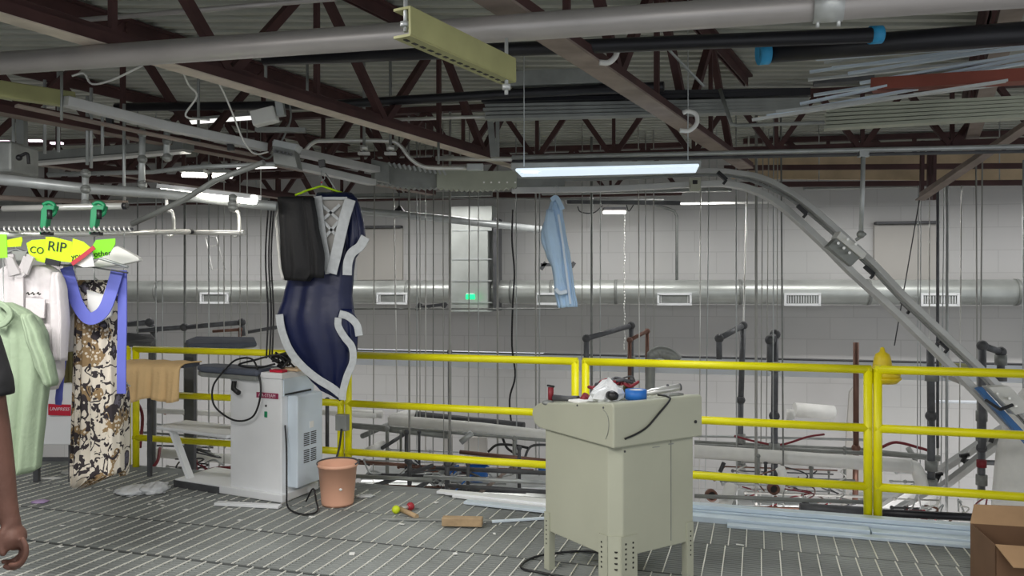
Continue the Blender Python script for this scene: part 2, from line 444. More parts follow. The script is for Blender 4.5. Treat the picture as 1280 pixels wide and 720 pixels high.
joist(-3.76, .6, 7.6, 'maroon roof joist with pale lower edge passing above the navy kaftan', wd=.11, flange='pale')
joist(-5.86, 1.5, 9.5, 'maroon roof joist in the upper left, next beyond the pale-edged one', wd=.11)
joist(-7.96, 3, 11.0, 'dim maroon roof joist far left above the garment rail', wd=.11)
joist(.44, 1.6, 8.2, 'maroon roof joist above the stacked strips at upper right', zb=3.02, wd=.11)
def truss(p0, p1, n, label, zb, zt=3.5, th=.05):
    c = thing('cross_truss', Vector((p0.x, p0.y, zb)), label, 'roof truss', 'trusses running across the roof')
    t = (p1-p0); sd = t.normalized().cross(Vector((0, 0, 1)))
    def L(f, z): q = p0+t*f; return Vector((q.x, q.y, z))
    m = MB(); m.bar(L(0, zb), L(1, zb), .1, .035); m.bar(L(0, zb+.04), L(1, zb+.04), .02, .06); m.build('bottom_chord', M['maroon'], c)
    m = MB(); m.bar(L(0, zt), L(1, zt), .1, .06); m.build('top_chord', M['maroon'], c)
    for k in range(n):
        a, b = (zb, zt) if k % 2 == 0 else (zt, zb)
        m = MB(); m.bar(L(k/n, a), L((k+1)/n, b), th, th, sd); m.build('web', M['maroon'], c)
    for k in range(2, n, 2):
        m = MB(); m.bar(L(k/n+.03/n, zb), L(k/n+.03/n, zt), th*.7, th*.7, sd); m.build('web', M['maroon'], c)
truss(Vector((-3.6, 9.0, 0)), Vector((6.4, 7.0, 0)), 26, 'maroon cross truss above the long lit fixture, middle distance', 2.93)
truss(W(-10, 10.75), W(.4, 10.75), 22, 'dark cross truss near the block wall behind the kaftan', 2.86, 3.5)
truss(W(-13, 9.2), W(-4.2, 9.2), 18, 'maroon cross truss at far left behind the garment rails', 2.98, 3.5)
truss(W(1.2, 10.9), W(8.5, 10.9), 14, 'maroon cross truss in front of the plywood band at upper right', 3.12, 3.55, .06)
for (ya, yb, lab) in ((210, 207, 'upper maroon purlin running across the plywood band'), (231, 228, 'lower maroon purlin just under the plywood band')):
    m = MB(); m.bar(P(905, ya, 9.6), P(1330, yb, 9.0), .05, .06)
    tag(m.build('purlin', M['maroon']), lab, 'purlin', 'purlins at the plywood band')
m = MB(); m.bar(P(915, 207, 10.35), P(1420, 210, 9.6), .04, .34)
tag(m.build('plywood_band', M['woodd']), 'long weathered plywood band fixed high in front of the wall at right', 'plywood panel')
m = MB(); m.k = 0; m.bar(P(1150, 250, 8.2), P(1330, 128, 6.2), .10, .012); m.k = 0
m.bar(P(1150, 245, 8.2), P(1330, 123, 6.2), .012, .07)
tag(m.build('steel_angle', M['flange']), 'grey-brown steel angle slanting up to the right corner', 'steel angle')
for i, (px, d) in enumerate(((1153, 8.3), (1162, 8.4), (1168, 8.3))):
    m = MB(); m.bar(P(px, 176, d), P(px-1, 250, d), .035, .035, (0, 1, 0))
    tag(m.build('roof_strut', M['maroon']), 'short upright maroon strut in the trio at the end of the slanting angle', 'strut', 'maroon struts by the slanting angle')

# ================================================================= BLOCK WALL FITTINGS
DV = 11.22
duct = thing('round_duct', W(0, DV, 1.4), 'long round galvanised air duct running along the block wall', 'air duct')
def wpt(px, z, v=DV): return W(wu(px, v), v, z)
m = MB(); m.tube([W(-13, DV, 1.565), W(8.6, DV, 1.565)], .165, 32); m.build('duct_run', M['duct'], duct)
for px in (200, 340, 440, 511, 640, 690, 770, 925, 1085, 1270):
    a = wpt(px, 1.565); m = MB(); m.tube([a-WU*.02, a+WU*.02], .172, 32); m.build('joint_band', M['galvd'], duct)
VL = {268: 'leftmost vent box under the round duct, left of the kaftan', 490: 'white vent box under the duct between kaftan and square duct',
      687: 'vent box under the duct behind the pale blue shirt', 843: 'white vent box under the duct right of the pale blue shirt',
      1003: 'louvred vent box under the duct left of the sloping conveyor', 1175: 'louvred vent box under the duct beneath the sloping conveyor, rightmost'}
for px, lab in VL.items():
    c0 = wpt(px, 1.47, DV-.17); A3 = (WU, WV, Vector((0, 0, 1)))
    t = thing('duct_vent', c0-Vector((0, 0, .08)), lab, 'air vent', 'vents along the round duct')
    hw = .2 if px != 687 else .17
    m = MB(); m.box(c0+WV*.06, (hw*2-.02, .12, .13), A3); m.build('collar', M['galvd'], t)
    m = MB()
    m.box(c0+Vector((0, 0, .07)), (hw*2+.06, .03, .03), A3); m.box(c0-Vector((0, 0, .07)), (hw*2+.06, .03, .03), A3)
    m.box(c0+WU*(hw+.015), (.03, .03, .14), A3); m.box(c0-WU*(hw+.015), (.03, .03, .14), A3)
    m.build('frame', M['white'], t)
    m = MB(); m.box(c0+WV*.005, (hw*2-.01, .008, .11), A3); m.k = 1
    n = 12 if px > 950 else 2
    for k in range(n):
        m.box(c0-WV*.004+WU*(-hw+.02+(2*hw-.04)*k/(n-1)), (.008, .012, .10), A3)
    m.build('grille', [M['gdark'], M['white']], t)
sq = thing('square_duct', wpt(591, 1.3, DV-.2), 'bright square galvanised duct dropping down the wall by the green sign', 'air duct')
A3 = (WU, WV, Vector((0, 0, 1)))
m = MB(); m.box(wpt(590, 1.86, DV-.12), (.56, .5, 1.15), A3); m.build('duct_body', M['duct'], sq, .004)
m = MB(); m.box(wpt(592, 2.6, DV-.05), (.62, .42, .34), A3); m.build('duct_collar', M['duct'], sq, .004)
m = MB(); m.box(wpt(622, 1.95, DV-.1), (.05, .4, 1.3), A3); m.build('side_flange', M['dark'], sq)
for z in (1.30, 1.42, 1.72, 2.02, 2.42):
    m = MB(); m.box(wpt(590, z, DV-.375), (.56, .014, .014), A3); m.build('seam', M['galv'], sq)
ex = thing('exit_sign', wpt(588, 1.44, DV-.6), 'small glowing green sign in front of the square duct', 'sign')
m = MB(); m.box(wpt(588, 1.5, DV-.6), (.13, .03, .07), A3); m.build('sign_face', M['exitg'], ex, .01)
m = MB(); m.box(wpt(588, 1.545, DV-.58), (.11, .04, .02), A3); m.build('sign_housing', M['white'], ex)
for pl, pr, yt, yb, lab in ((446, 503, 286, 350, 'pale square panel on the block wall right of the kaftan'), (1093, 1172, 281, 352, 'pale square panel on the block wall behind the conveyor bend')):
    d = 11.3; m = MB(); a = W(wu(pl, 11.6), 11.6, 0); b = W(wu(pr, 11.6), 11.6, 0)
    z1, z0 = EYE-(yt-360)/1000*a.y, EYE-(yb-360)/1000*a.y
    m.box8([a+Vector((0, 0, z0)), b+Vector((0, 0, z0)), b+WV*.06+Vector((0, 0, z0)), a+WV*.06+Vector((0, 0, z0)),
            a+Vector((0, 0, z1)), b+Vector((0, 0, z1)), b+WV*.06+Vector((0, 0, z1)), a+WV*.06+Vector((0, 0, z1))])
    m.k = 1; m.bar(a+Vector((0, 0, z1+.02))-WV*.03, b+Vector((0, 0, z1+.02))-WV*.03, .12, .035)  # dark bar drawn in for the shadow along the panel's top
    tag(m.build('wall_panel', [M['wallm'], M['dark']], bevel=.004), lab, 'panel', 'pale panels on the block wall')
m = MB(); m.bar(P(420, 445, 10.6), P(1330, 468, 8.6), .12, .2); m.k = 1
m.bar(P(420, 436.5, 10.6), P(1330, 456.5, 8.6), .15, .014)
tag(m.build('support_beam', [M['beam'], M['dark']]), 'long pale blue-grey beam with thin dark lip behind the top yellow rail', 'beam')
m = MB(); m.tube([P(257, 297, 10.8), P(270, 296, 10.8), P(281, 337, 10.8), P(265, 337, 10.8), P(257, 297, 10.8)], .008, 6)
m.tube([P(260, 308, 10.8), P(272, 307, 10.8)], .006, 6)
tag(m.build('wire_outline', M['paper']), 'small white wire outline on the wall left of the kaftan', 'wire frame')
m = MB(); pc = P(499, 266, 9.9); m.lathe(pc, [(.07, 0), (.065, .03), (.03, .07), (.012, .09), (0, .09)], 18); m.tube([pc+ZV*.08, pc+ZV*1.0], .006, 6)
tag(m.build('pendant_cap', M['blackp']), 'small dark bell-shaped cap hanging above the panel right of the kaftan', 'cap')
# floodlight fixture on the wall and the chain under it
t = thing('wall_lamp', P(768, 266, 10.9), 'small lit lamp hanging high in the middle of the block wall', 'lamp')
m = MB(); m.box(P(768, 261.5, 10.9), (.3, .16, .04)); m.build('lamp_housing', M['dark'], t)
m = MB(); m.tube([P(754, 265.5, 10.9), P(782, 265.5, 10.9)], .016, 10); m.build('tube', M['tube'], t)
m = MB(); m.tube(smooth_path([P(722, 258, 10.9), P(726, 265, 10.9), P(742, 266, 10.9), P(753, 257, 10.9)], 5), .008, 6)
m.tube(smooth_path([P(783, 256, 10.9), P(786, 264, 10.9), P(792, 256, 10.9)], 5), .008, 6); m.build('cord', M['black'], t)
m = MB()
for k in range(44):
    p = P(780.5+.6*math.sin(k), 268+k*3.9, 10.8); m.ball(p, .016, (.6, .6, 1.35), 5)
tag(m.build('hanging_chain', M['chrome']), 'bright bead-like chain hanging straight down from the small wall lamp', 'chain')
m = MB(); m.tube(smooth_path([P(812, 255, 11), P(830, 259, 11), P(843, 264, 11)], 5)+[P(846, 270, 11), P(846, 350, 11)], .02, 8)
tag(m.build('wall_conduit', M['galvd']), 'grey conduit bending down the wall onto the round duct', 'conduit')
for a, b, lab in ((520, 558, 'small grey bracket bar under the duct left of the square duct'), (676, 718, 'small bracket bar beside the pale blue shirt hem')):
    y = 382 if a < 600 else 331
    m = MB(); m.bar(P(a, y+(3 if a < 600 else 0), 10.6), P(b, y-2 if a < 600 else y, 10.6), .05, .04); m.bar(P(a, y+6, 10.6), P(a+6, y-3, 10.6), .05, .05); m.bar(P(b-4, y+3, 10.6), P(b, y-3, 10.6), .06, .05)
    tag(m.build('bracket_bar', M['dark']), lab, 'bracket')
m = MB(); m.tube([P(430, 262, 9.3), P(540, 272, 9.8), P(676, 287, 10.4)], .045, 12)
tag(m.build('grey_conduit', M['galv']), 'grey pipe sloping gently from the kaftan to the pale blue shirt', 'pipe')
for y, xa, xb, lab in ((214, 430, 830, 'thin horizontal steel rod beneath the serrated track cover'), (386, 430, 700, 'thin horizontal steel rod below the round duct left of the blue shirt')):
    m = MB(); m.tube([P(xa, y+32 if y < 300 else y, 9.6), P(xb, y+36 if y < 300 else y, 9.8)], .012, 6)
    tag(m.build('cross_rod', M['galvd']), lab, 'rod')
for pts, lab in (([(840, 255, 10), (975, 253, 9.8)], 'bright white strip between shirt and conveyor bend high on the wall'), ):
    m = MB(); m.bar(P(*pts[0]), P(*pts[1]), .03, .025); tag(m.build('white_strip', M['paper']), lab, 'strip')
m = MB(); m.bar(P(708, 252, 9.9), P(850, 254, 9.9), .06, .05)
tag(m.build('dark_rail', M['dark']), 'dark rail right of the pale blue shirt high on the wall', 'rail')

# ================================================================= HANGER RODS
rods = []
def rod(px, w_, d, lab, grp, px2=None, yt=None, yb=None, m_='galvd'):
    m_ = {'galvd': 'rodl', 'galv': 'galv', 'dark': 'galvd', 'chrome': 'chrome'}[m_]
    zt = 3.45 if yt is None else P(px, yt, d).z
    zb_ = -1.3 if yb is None else P(px, yb, d).z
    m = MB(); x1 = (px-640)/1000*d; x2 = ((px2 or px)-640)/1000*d
    yk = 360-(zt-EYE)/d*1000
    m.tube([(x1, d, zt), (x2, d, zb_)], w_/2000*d, 7)
    o = tag(m.build('hanger_rod', M[m_]), lab, 'hanger rod', grp)
    return o
G1 = 'thin rods left of the kaftan'
for px, w_, mm in ((172, 1.8, 'dark'), (195, 1.4, 'galv'), (203, 1.4, 'galv'), (231, 3, 'dark'), (246, 1.3, 'galvd'), (261, 1.8, 'galv'), (273, 1.2, 'galvd'), (280, 1.2, 'galvd'), (289, 1.3, 'galvd'), (300, 1.3, 'galvd'), (309, 1.4, 'galvd'), (326, 1.4, 'galvd')):
    lab = 'thin upright rod among those between the patterned dress and the kaftan'
    if px == 231: lab = 'thickest dark upright rod between the patterned dress and the kaftan'
    if px == 172: lab = 'dark thin rod just right of the patterned dress'
    rod(px, w_, 8.0+random.random()*1.6, lab, G1, m_=mm)
G2 = 'rods between the kaftan and the square duct'
for px, w_, mm, p2 in ((468.5, 1.4, 'galvd', 466), (491, 1.7, 'chrome', 499), (511, 2.6, 'galvd', 512), (521, 1.5, 'galv', 521), (525, 1.2, 'galvd', 525), (532, 1.4, 'chrome', 532), (542, 1.4, 'dark', 541), (553.5, 1.2, 'galvd', 555), (562.5, 3.4, 'galvd', 562)):
    lab = 'thin upright rod in the cluster between the kaftan and the square duct'
    if px == 491: lab = 'bright slightly tilted rod crossing the vent box right of the kaftan'
    if px == 511: lab = 'medium grey rod just right of the vent box beside the kaftan'
    if px == 562.5: lab = 'thick grey upright rod against the left edge of the square duct'
    if px == 468.5: lab = 'lone thin rod close to the right edge of the kaftan'
    rod(px, w_, 8.2+random.random()*1.8, lab, G2, p2, m_=mm)
G3 = 'rods around the square duct and blue shirt'
for px, w_, mm, p2 in ((587, 1.5, 'galvd', 585), (598, 1.3, 'galv', 598), (622, 2.6, 'galvd', 622), (645, 1.5, 'galv', 646), (669.5, 2.2, 'galvd', 670), (674.5, 1.8, 'galv', 674), (728, 1.2, 'galvd', 727), (739.5, 3.2, 'dark', 739.5), (750.5, 1.3, 'galv', 750), (798, 1.4, 'chrome', 800), (807, 1.3, 'galvd', 807), (817, 1.4, 'galvd', 818)):
    L = {587: 'thin rod crossing the green sign on the square duct', 598: 'thin bright rod on the right half of the square duct', 622: 'grey rod along the right edge of the square duct', 739.5: 'thick dark upright rod right of the pale blue shirt'}
    lab = L.get(px) or ('thin upright rod between the square duct and the pale blue shirt' if px < 700 else 'thin upright rod in the stretch right of the pale blue shirt')
    rod(px, w_, 8.4+random.random()*1.6, lab, G3, p2, m_=mm)
G4 = 'rods left of the sloping conveyor'
for px, w_, mm, p2 in ((876, 1.5, 'chrome', 874), (887, 1.4, 'galv', 881), (920, 1.7, 'galv', 921), (936, 2.4, 'chrome', 922), (945.5, 3.6, 'galvd', 945), (954, 1.3, 'galvd', 950), (961, 1.4, 'galvd', 957), (967, 1.5, 'galv', 966), (972, 1.3, 'galvd', 971), (976, 2.2, 'dark', 980)):
    L = {936: 'bright rod leaning left, beside the thick grey rod', 945.5: 'thick grey upright rod left of the conveyor bend', 976: 'dark rod nearest the conveyor bend on its left'}
    lab = L.get(px) or ('thin bright rod of the pair right of the middle vent box' if px < 900 else 'thin upright rod in the cluster under the conveyor bend')
    rod(px, w_, 8.0+random.random()*1.6, lab, G4, p2, m_=mm)
G5 = 'rods at the right under the slanting angle'
for px, w_, mm, p2 in ((1148, 1.3, 'galv', 1146), (1151, 1.2, 'galv', 1150), (1162, 1.4, 'chrome', 1161), (1173, 3, 'galvd', 1172), (1184, 3.6, 'galv', 1183), (1180, 1.5, 'galv', 1175), (1202, 1.6, 'chrome', 1198), (1220, 2, 'galvd', 1223), (1228, 2, 'galvd', 1223), (1279, 2, 'galv', 1279)):
    L = {1184: 'thickest pale upright rod under the slanting angle at right', 1173: 'thick dark-grey rod beside the thickest pale one at right', 1279: 'upright rod at the far right edge of view'}
    lab = L.get(px) or 'thin upright rod in the group under the slanting angle at right'
    rod(px, w_, 7.6+random.random()*1.2, lab, G5, p2, yt=232 if px < 1205 else 200, m_=mm)
m = MB(); m.tube([P(1150, 246, 8.2), P(1118, 432, 8)], .006, 6)
tag(m.build('thin_chain', M['dark']), 'thin dark chain slanting down across the pale panel behind the conveyor', 'chain')
m = MB(); m.tube(smooth_path([P(641, 262, 9.8), P(640, 300, 9.8), P(643, 340, 9.8), P(641, 380, 9.8), P(640, 432, 9.8), P(644, 470, 9.8), P(637, 500, 9.8), P(641, 545, 9.8)], 5), .013, 6)
tag(m.build('black_cable', M['black']), 'thin black cable dangling down the wall between square duct and blue shirt', 'cable')
for i, px in enumerate((334, 338, 341)):
    m = MB(); m.tube(smooth_path([P(px+2, 250, 6.4), P(px-2, 320, 6.4), P(px+1, 390, 6.4), P(px-1, 448, 6.35)], 5), .007, 7)
    tag(m.build('black_cable', M['black']), 'black cable in the bunch hanging left of the kaftan down to the steam press', 'cable', 'black cables beside the kaftan')

# ================================================================= OVERHEAD PIPES AND STORED STOCK
def pipe(name, pts, r, m_, lab, cat='pipe', grp=None, seg=16, n=0):
    m = MB(); m.tube(px_path(pts, n), r, seg)
    return tag(m.build(name, M[m_]), lab, cat, grp)
bp = thing('overhead_pipe', P(0, 78, 3.77), 'big grey overhead pipe crossing the whole top of the view', 'pipe')
m = MB(); m.tube([P(-40, 82, 3.82), P(1340, -14, 2.66)], .052, 28); m.build('pipe_run', M['pipe'], bp)
pa, pb = P(-40, 82, 3.82), P(1340, -14, 2.66)
for f in (.835,):
    c0 = pa.lerp(pb, f); dr = (pb-pa).normalized()
    m = MB(); m.tube([c0-dr*.05, c0+dr*.05], .058, 28); m.build('coupling', M['galv'], bp)
    for s in (-1, 1):
        m = MB(); m.tube([c0+dr*s*.035-Vector((0, 0, .05)), c0+dr*s*.035-Vector((0, 0, .075))], .007, 8); m.build('bolt', M['galv'], bp)
pipe('conduit', [(90, 26, 4.6), (420, -2, 4.2)], .014, 'pipe', 'thinner grey conduit above the big pipe at top left')
pipe('black_pipe', [(330, 74, 4.15), (1090, 44, 3.6)], .034, 'blackp', 'black pipe just under the big grey pipe ending in blue tape')
pipe('black_pipe', [(950, 66, 3.9), (1330, 38, 3.5)], .052, 'blackp', 'thick black pipe at upper right with blue tape at its left end')
for a, b, d, r, lab in ((1087, 1102, 3.61, .040, 'ring of sky blue tape on the black pipe near the big pipe'), (948, 961, 3.88, .057, 'ring of sky blue tape on the left end of the thick black pipe')):
    if a > 1000: p, q = P(a, 44, d), P(b, 43.2, d)
    else: p, q = P(a, 66.5, d), P(b, 65.5, d)
    m = MB(); m.tube([p, q], r, 20); tag(m.build('blue_tape', M['tape']), lab, 'tape', 'tape rings on the black pipes')
pipe('black_pipe', [(145, 134, 6.2), (410, 131, 5.8), (640, 117, 5.4), (830, 108, 5.1)], .032, 'blackp', 'long black pipe crossing behind the pale-edged joist')
pipe('white_conduit', [(480, 150, 6.6), (625, 145, 6.4)], .014, 'chrome', 'short bright conduit behind the roof joists left of the strip stack')
pipe('white_conduit', [(545, 198, 6.9), (640, 199, 6.8)], .02, 'chrome', 'short bright conduit left of the long lit fixture')
c = thing('long_conduit', P(640, 198, 6.3), 'long grey conduit running across above the conveyor bend at right', 'conduit')
m = MB(); m.tube([P(640, 197, 6.3), P(1340, 182, 5.6)], .018, 12); m.build('conduit_and_shadow', M['galv'], c)
m = MB(); m.tube([P(640, 202, 6.3), P(1340, 188, 5.6)], .012, 10); m.build('conduit_and_shadow', M['dark'], c)  # dark tube stands in for the shadow under the conduit
c = thing('drop_pipe', P(1077, 296, 5.85), 'upright grey drop pipe holding the sloping conveyor', 'pipe')
m = MB(); m.tube([P(1079, 196, 5.85), P(1078, 240, 5.85), P(1076, 296, 5.85)], .016, 12); m.build('pipe_run', M['galv'], c)
m = MB(); m.ball(P(1076, 293, 5.85), .03, n=8); m.tube([P(1070, 300, 5.85), P(1082, 292, 5.85)], .012, 8); m.build('swivel_joint', M['galvd'], c)
m = MB(); m.box(P(1079, 193, 5.85), (.07, .05, .04)); m.build('clamp', M['galv'], c)
# perforated channel hung on two rods
c = thing('perforated_channel', P(580, 60, 3.2), 'olive perforated steel channel sloping down past the big pipe', 'steel channel')
p0, p1 = P(512, 26, 2.48), P(644, 88, 3.08)
t = (p1-p0).normalized(); sd = t.cross(Vector((0, 0, 1))).normalized()
m = MB(); m.bar(p0, p1, .008, .086)
m.bar(p0-Vector((0, 0, .043))-sd*.03, p1-Vector((0, 0, .043))-sd*.03, .064, .008)
m.bar(p0+Vector((0, 0, .043))-sd*.03, p1+Vector((0, 0, .043))-sd*.03, .064, .008); m.k = 1
for k in range(15):
    q = p0.lerp(p1, (k+.7)/15.4)-Vector((0, 0, .0475))-sd*.034
    m.box(q, (.022, .012, .003), (t, sd, Vector((0, 0, 1))))
m.build('channel', [M['green'], M['gdark']], c)
for px, y0_, y1_, d in ((507, -12, 40, 2.5), (633, 48, 118, 3.04)):
    m = MB(); m.tube([P(px, y0_, d), P(px, y1_, d)], .007, 8); m.build('hanger_rod', M['galv'], c)
    m = MB(); m.tube([P(px, y1_-12, d), P(px, y1_-6, d)], .018, 6); m.build('nut', M['galv'], c)
c = thing('olive_channel', P(40, 120, 4.2), 'olive steel channel sticking in from the left edge above the track', 'steel channel')
m = MB(); m.bar(P(-60, 103, 3.9), P(90, 125, 4.5), .07, .085); m.build('channel', M['green'], c, .006)
m = MB(); m.tube([P(77, 84, 4.4), P(77, 150, 4.4)], .008, 8); m.build('hanger_rod', M['galvd'], c)
# grey housing, strips and stacks
def stack(name, x0, x1, ya, yb, hl, hr, d0, d1, m_, n, lab, grp):
    """n long flat strips lying one on another"""
    for k in range(n):
        f = (k+.5)/n
        a = P(x0+random.uniform(0, 4), ya+hl*f, d0); b = P(x1, yb+hr*f, d1)
        m = MB(); m.bar(a, b, .1, hl/n/1000*d0*.72)
        tag(m.build(name, M[m_]), lab, 'steel strip', grp)
stack('steel_strip', 602, 1012, 118, 112, 12, 9, 5.6, 5.1, 'blackp', 2, 'black strip on top of the stack resting across the grey-brown joist', 'black strips across the worn joist')
stack('steel_strip', 606, 1010, 131, 124, 20, 16, 5.65, 5.1, 'galvd', 4, 'grey strip in the lower stack resting across the grey-brown joist', 'grey strips across the worn joist')
M['strip'] = mat('greenish_steel_strip', (176, 180, 164), .5, .15, .1, 4)
stack('steel_strip', 1030, 1340, 133, 118, 30, 27, 5.3, 4.8, 'strip', 6, 'greenish steel strip in the flat stack at upper right', 'greenish strips stacked at upper right')
m = MB(); m.bar(P(1090, 107, 4.15), P(1340, 92, 3.7), .1, .06)
tag(m.build('red_steel_bar', M['redbar']), 'red-brown steel bar lying among the pale strips at upper right', 'steel bar')
m = MB(); m.bar(P(1017, 104, 5), P(1092, 98, 4.9), .09, .03); tag(m.build('dark_bar', M['dark']), 'short dark bar lying left of the red-brown bar', 'steel bar')
fan = [(1010, 100, 1330, 66), (1012, 90, 1330, 46), (1017, 119, 1330, 72), (1030, 78, 1330, 40), (1040, 85, 1330, 55), (958, 145, 1330, 78),
       (970, 140, 1330, 96), (1000, 130, 1330, 62), (1060, 92, 1330, 50), (940, 150, 1330, 90), (1075, 104, 1330, 60), (1020, 74, 1200, 60)]
for i, (a, b, c_, e) in enumerate(fan):
    d = 4.45-.03*i
    m = MB(); m.bar(P(a, b, d), P(c_, e, d-.45), .03, .012)
    tag(m.build('steel_lath', M['galvb' if i % 3 else 'galv']), 'thin bright lath in the loose fan of laths at upper right', 'steel lath', 'loose steel laths fanned at upper right')
m = MB(); m.bar(P(640, 100, 5.4), P(775, 95, 5.2), .1, .1)
tag(m.build('grey_housing', M['galvd'], bevel=.004), 'grey box-shaped housing behind the olive perforated channel', 'housing')
m = MB(); m.bar(P(612, 140, 6.4), P(617, 196, 6.4), .05, .05, (0, 1, 0)); m.bar(P(622, 142, 6.4), P(622, 196, 6.4), .03, .03, (0, 1, 0))
tag(m.build('strut_channel', M['galvd']), 'short grey upright channel at the end of the strip stack', 'steel channel')
m = MB(); m.bar(P(834, 60, 4.9), P(880, 108, 4.9), .02, .01)
tag(m.build('brace_strap', M['galv']), 'thin pale strap slanting between the joist webs above the strips', 'strap')
pipe('thin_conduit', [(900, 112, 5.15), (914, 155, 5), (922, 157, 5), (1030, 153, 5)], .012, 'galvd', 'thin bent conduit left of the greenish strips', 'conduit')
for px, py, d, lab in ((757, 66, 3.9, 'pale C-shaped clamp gripping the grey-brown joist near the big pipe'), (858, 151, 5.0, 'pale C-shaped clamp gripping the grey-brown joist near the strip stack')):
    m = MB(); pts = [P(px-8, py+12, d), P(px+4, py+12, d), P(px+13, py+3, d), P(px+12, py-8, d), P(px+2, py-12, d), P(px-4, py-10, d)]
    m.tube(smooth_path(pts, 5), .014, 8); tag(m.build('joist_clamp', M['paper']), lab, 'clamp', 'C-shaped clamps on the worn joist')
# upper left odds and ends
pipe('white_cable', [(90, 95, 4.6), (105, 92, 4.6), (115, 105, 4.6), (140, 100, 4.6), (178, 82, 4.6)], .006, 'paper', 'white cable looping from the left under the big pipe', 'cable', n=6, seg=6)
pipe('white_cable', [(225, 78, 4.5), (235, 105, 4.7), (246, 120, 4.8), (232, 145, 4.8), (262, 150, 4.9)], .006, 'paper', 'white cable dropping from the pale-edged joist in a kink', 'cable', n=6, seg=6)
pipe('white_cable', [(254, 80, 4.5), (274, 105, 4.7), (290, 140, 4.9), (304, 175, 5.1), (318, 192, 5.3), (335, 190, 5.4)], .006, 'paper', 'white cable swooping down toward the track splice box', 'cable', n=6, seg=6)
pipe('grey_cable', [(362, 128, 5.6), (363, 150, 5.6), (350, 180, 5.6), (335, 198, 5.6), (318, 190, 5.5)], .007, 'galvd', 'grey cable curving beside the white junction box', 'cable', n=6, seg=6)
t = thing('junction_box', P(332, 155, 5.3), 'small white tilted box under the pale-edged joist', 'junction box')
m = MB(); m.box(P(331, 146, 5.3), (.16, .09, .10), (Vector((.97, 0, .24)), Vector((0, 1, 0)), Vector((-.24, 0, .97)))); m.build('box_body', M['paper'], t, .008)
m = MB(); m.bar(P(349, 124, 5.3), P(352, 145, 5.3), .05, .05, (0, 1, 0)); m.build('bracket', M['galv'], t)
m = MB(); m.bar(P(320, 162, 5.4), P(382, 163, 5.4), .05, .03); tag(m.build('mounting_plate', M['galvd']), 'grey mounting plate just above the track splice box', 'plate')
c = thing('unlit_fixture', P(130, 195, 6.5), 'long pale unlit fixture high at left behind the upright posts', 'light fixture')
m = MB(); m.bar(P(36, 198, 6.6), P(236, 182, 6.2), .14, .07); m.build('housing', M['galvd'], c, .006)
m = MB(); m.bar(P(38, 205, 6.55), P(234, 189, 6.15), .1, .02); m.build('rim', M['chrome'], c)
for px, py in ((110, 160), (160, 158)):
    m = MB(); m.tube([P(px, py, 6.4), P(px, py+30, 6.4)], .01, 6); m.build('hanger_rod', M['galv'], c)
c = thing('motor_box', P(14, 215, 5), 'grey motor box at the left edge above the garment rails', 'motor box')
m = MB(); m.box(P(0, 200, 5.2), (.34, .3, .2)); m.build('box_body', M['galvd'], c, .02)
m = MB(); m.tube(smooth_path([P(24, 196, 5), P(34, 192, 5), (P(36, 205, 5))], 5), .01, 6); m.ball(P(24, 197, 5), .02, n=6); m.build('plug', M['black'], c)
for x0, x1, y, d, lab in ((0, 12, 177, 8.6, 'short lit pinkish tube glimpsed at the left edge behind the joists'), (36, 52, 176, 8.6, 'short lit tube glimpsed second from left behind the joists'), (64, 78, 179, 8.6, 'short lit tube glimpsed third from left behind the joists')):
    m = MB(); m.bar(P(x0, y, d), P(x1, y, d), .05, .02); tag(m.build('lit_tube', mat('far_tube', (250, 225, 240), em=2.5, emc=(250, 225, 240))), lab, 'lamp', 'lit tubes glimpsed at far left')
c = thing('steel_fixture', P(265, 152, 7.5), 'thin bright lit strip lamp behind the joists above the track', 'lamp')
m = MB(); m.bar(P(238, 153, 7.5), P(318, 147, 7.3), .05, .025); m.build('lit_lens', mat('strip_lens', (240, 240, 236), em=1.2), c)
m = MB(); m.bar(P(238, 150, 7.52), P(318, 144, 7.32), .07, .03); m.build('housing', M['galvd'], c)

# ================================================================= LAMPS IN VIEW
c = thing('strip_lamp', P(758, 210, 5.2), 'long lit strip lamp hanging in the centre above the blue shirt', 'lamp')
m = MB(); m.bar(P(640, 209, 5.3), P(876, 206, 5.1), .10, .045); m.build('housing', M['galvd'], c, .004)
m = MB(); a, b = P(648, 216, 5.24), P(872, 210.5, 5.06)
m.bar(a, b, .27, .02); m.build('lens', M['lens'], c, .008)
m = MB(); m.tube([P(652, 213, 5.12), P(672, 214, 5.12)], .012, 8); m.build('bright_end', M['tube'], c)
for px in (655, 860):
    m = MB(); m.tube([P(px, 208, 5.2), P(px, -22, 5.2)], .004, 6); m.build('hanger_wire', M['galv'], c)
l = area('strip_lamp_light', (P(760, 222, 5.15)), 1.1, .12, 16, (.95, .98, 1), rot=(0, 0, 0))
c = thing('fluorescent_lamp', P(262, 246, 5.6), 'brightest bare fluorescent lamp along the garment rail left of the kaftan', 'lamp')
m = MB(); m.tube([P(205, 237, 5.7), P(318, 250, 5.3)], .03, 12); m.build('tube', M['tube'], c)
m = MB(); m.bar(P(203, 233, 5.72), P(320, 246.5, 5.32), .1, .03); m.build('housing', M['white'], c)
for (a, b, y, lab) in ((228, 258, 219, 'short blazing tube lamp left of the pair above the garment rail'), (266, 290, 220, 'short blazing tube lamp right of the pair above the garment rail')):
    m = MB(); m.tube([P(a, y, 6.6), P(b, y+.5, 6.6)], .016, 10)
    m.k = 1; m.bar(P(a, y-5, 6.6), P(b, y-4.5, 6.6), .14, .03)
    tag(m.build('tube_lamp', [M['tube'], M['galvd']]), lab, 'lamp', 'pair of short tube lamps')
c = thing('far_strip_lamp', P(300, 208, 8), 'thin bright strip lamp below the splice box at left', 'lamp')
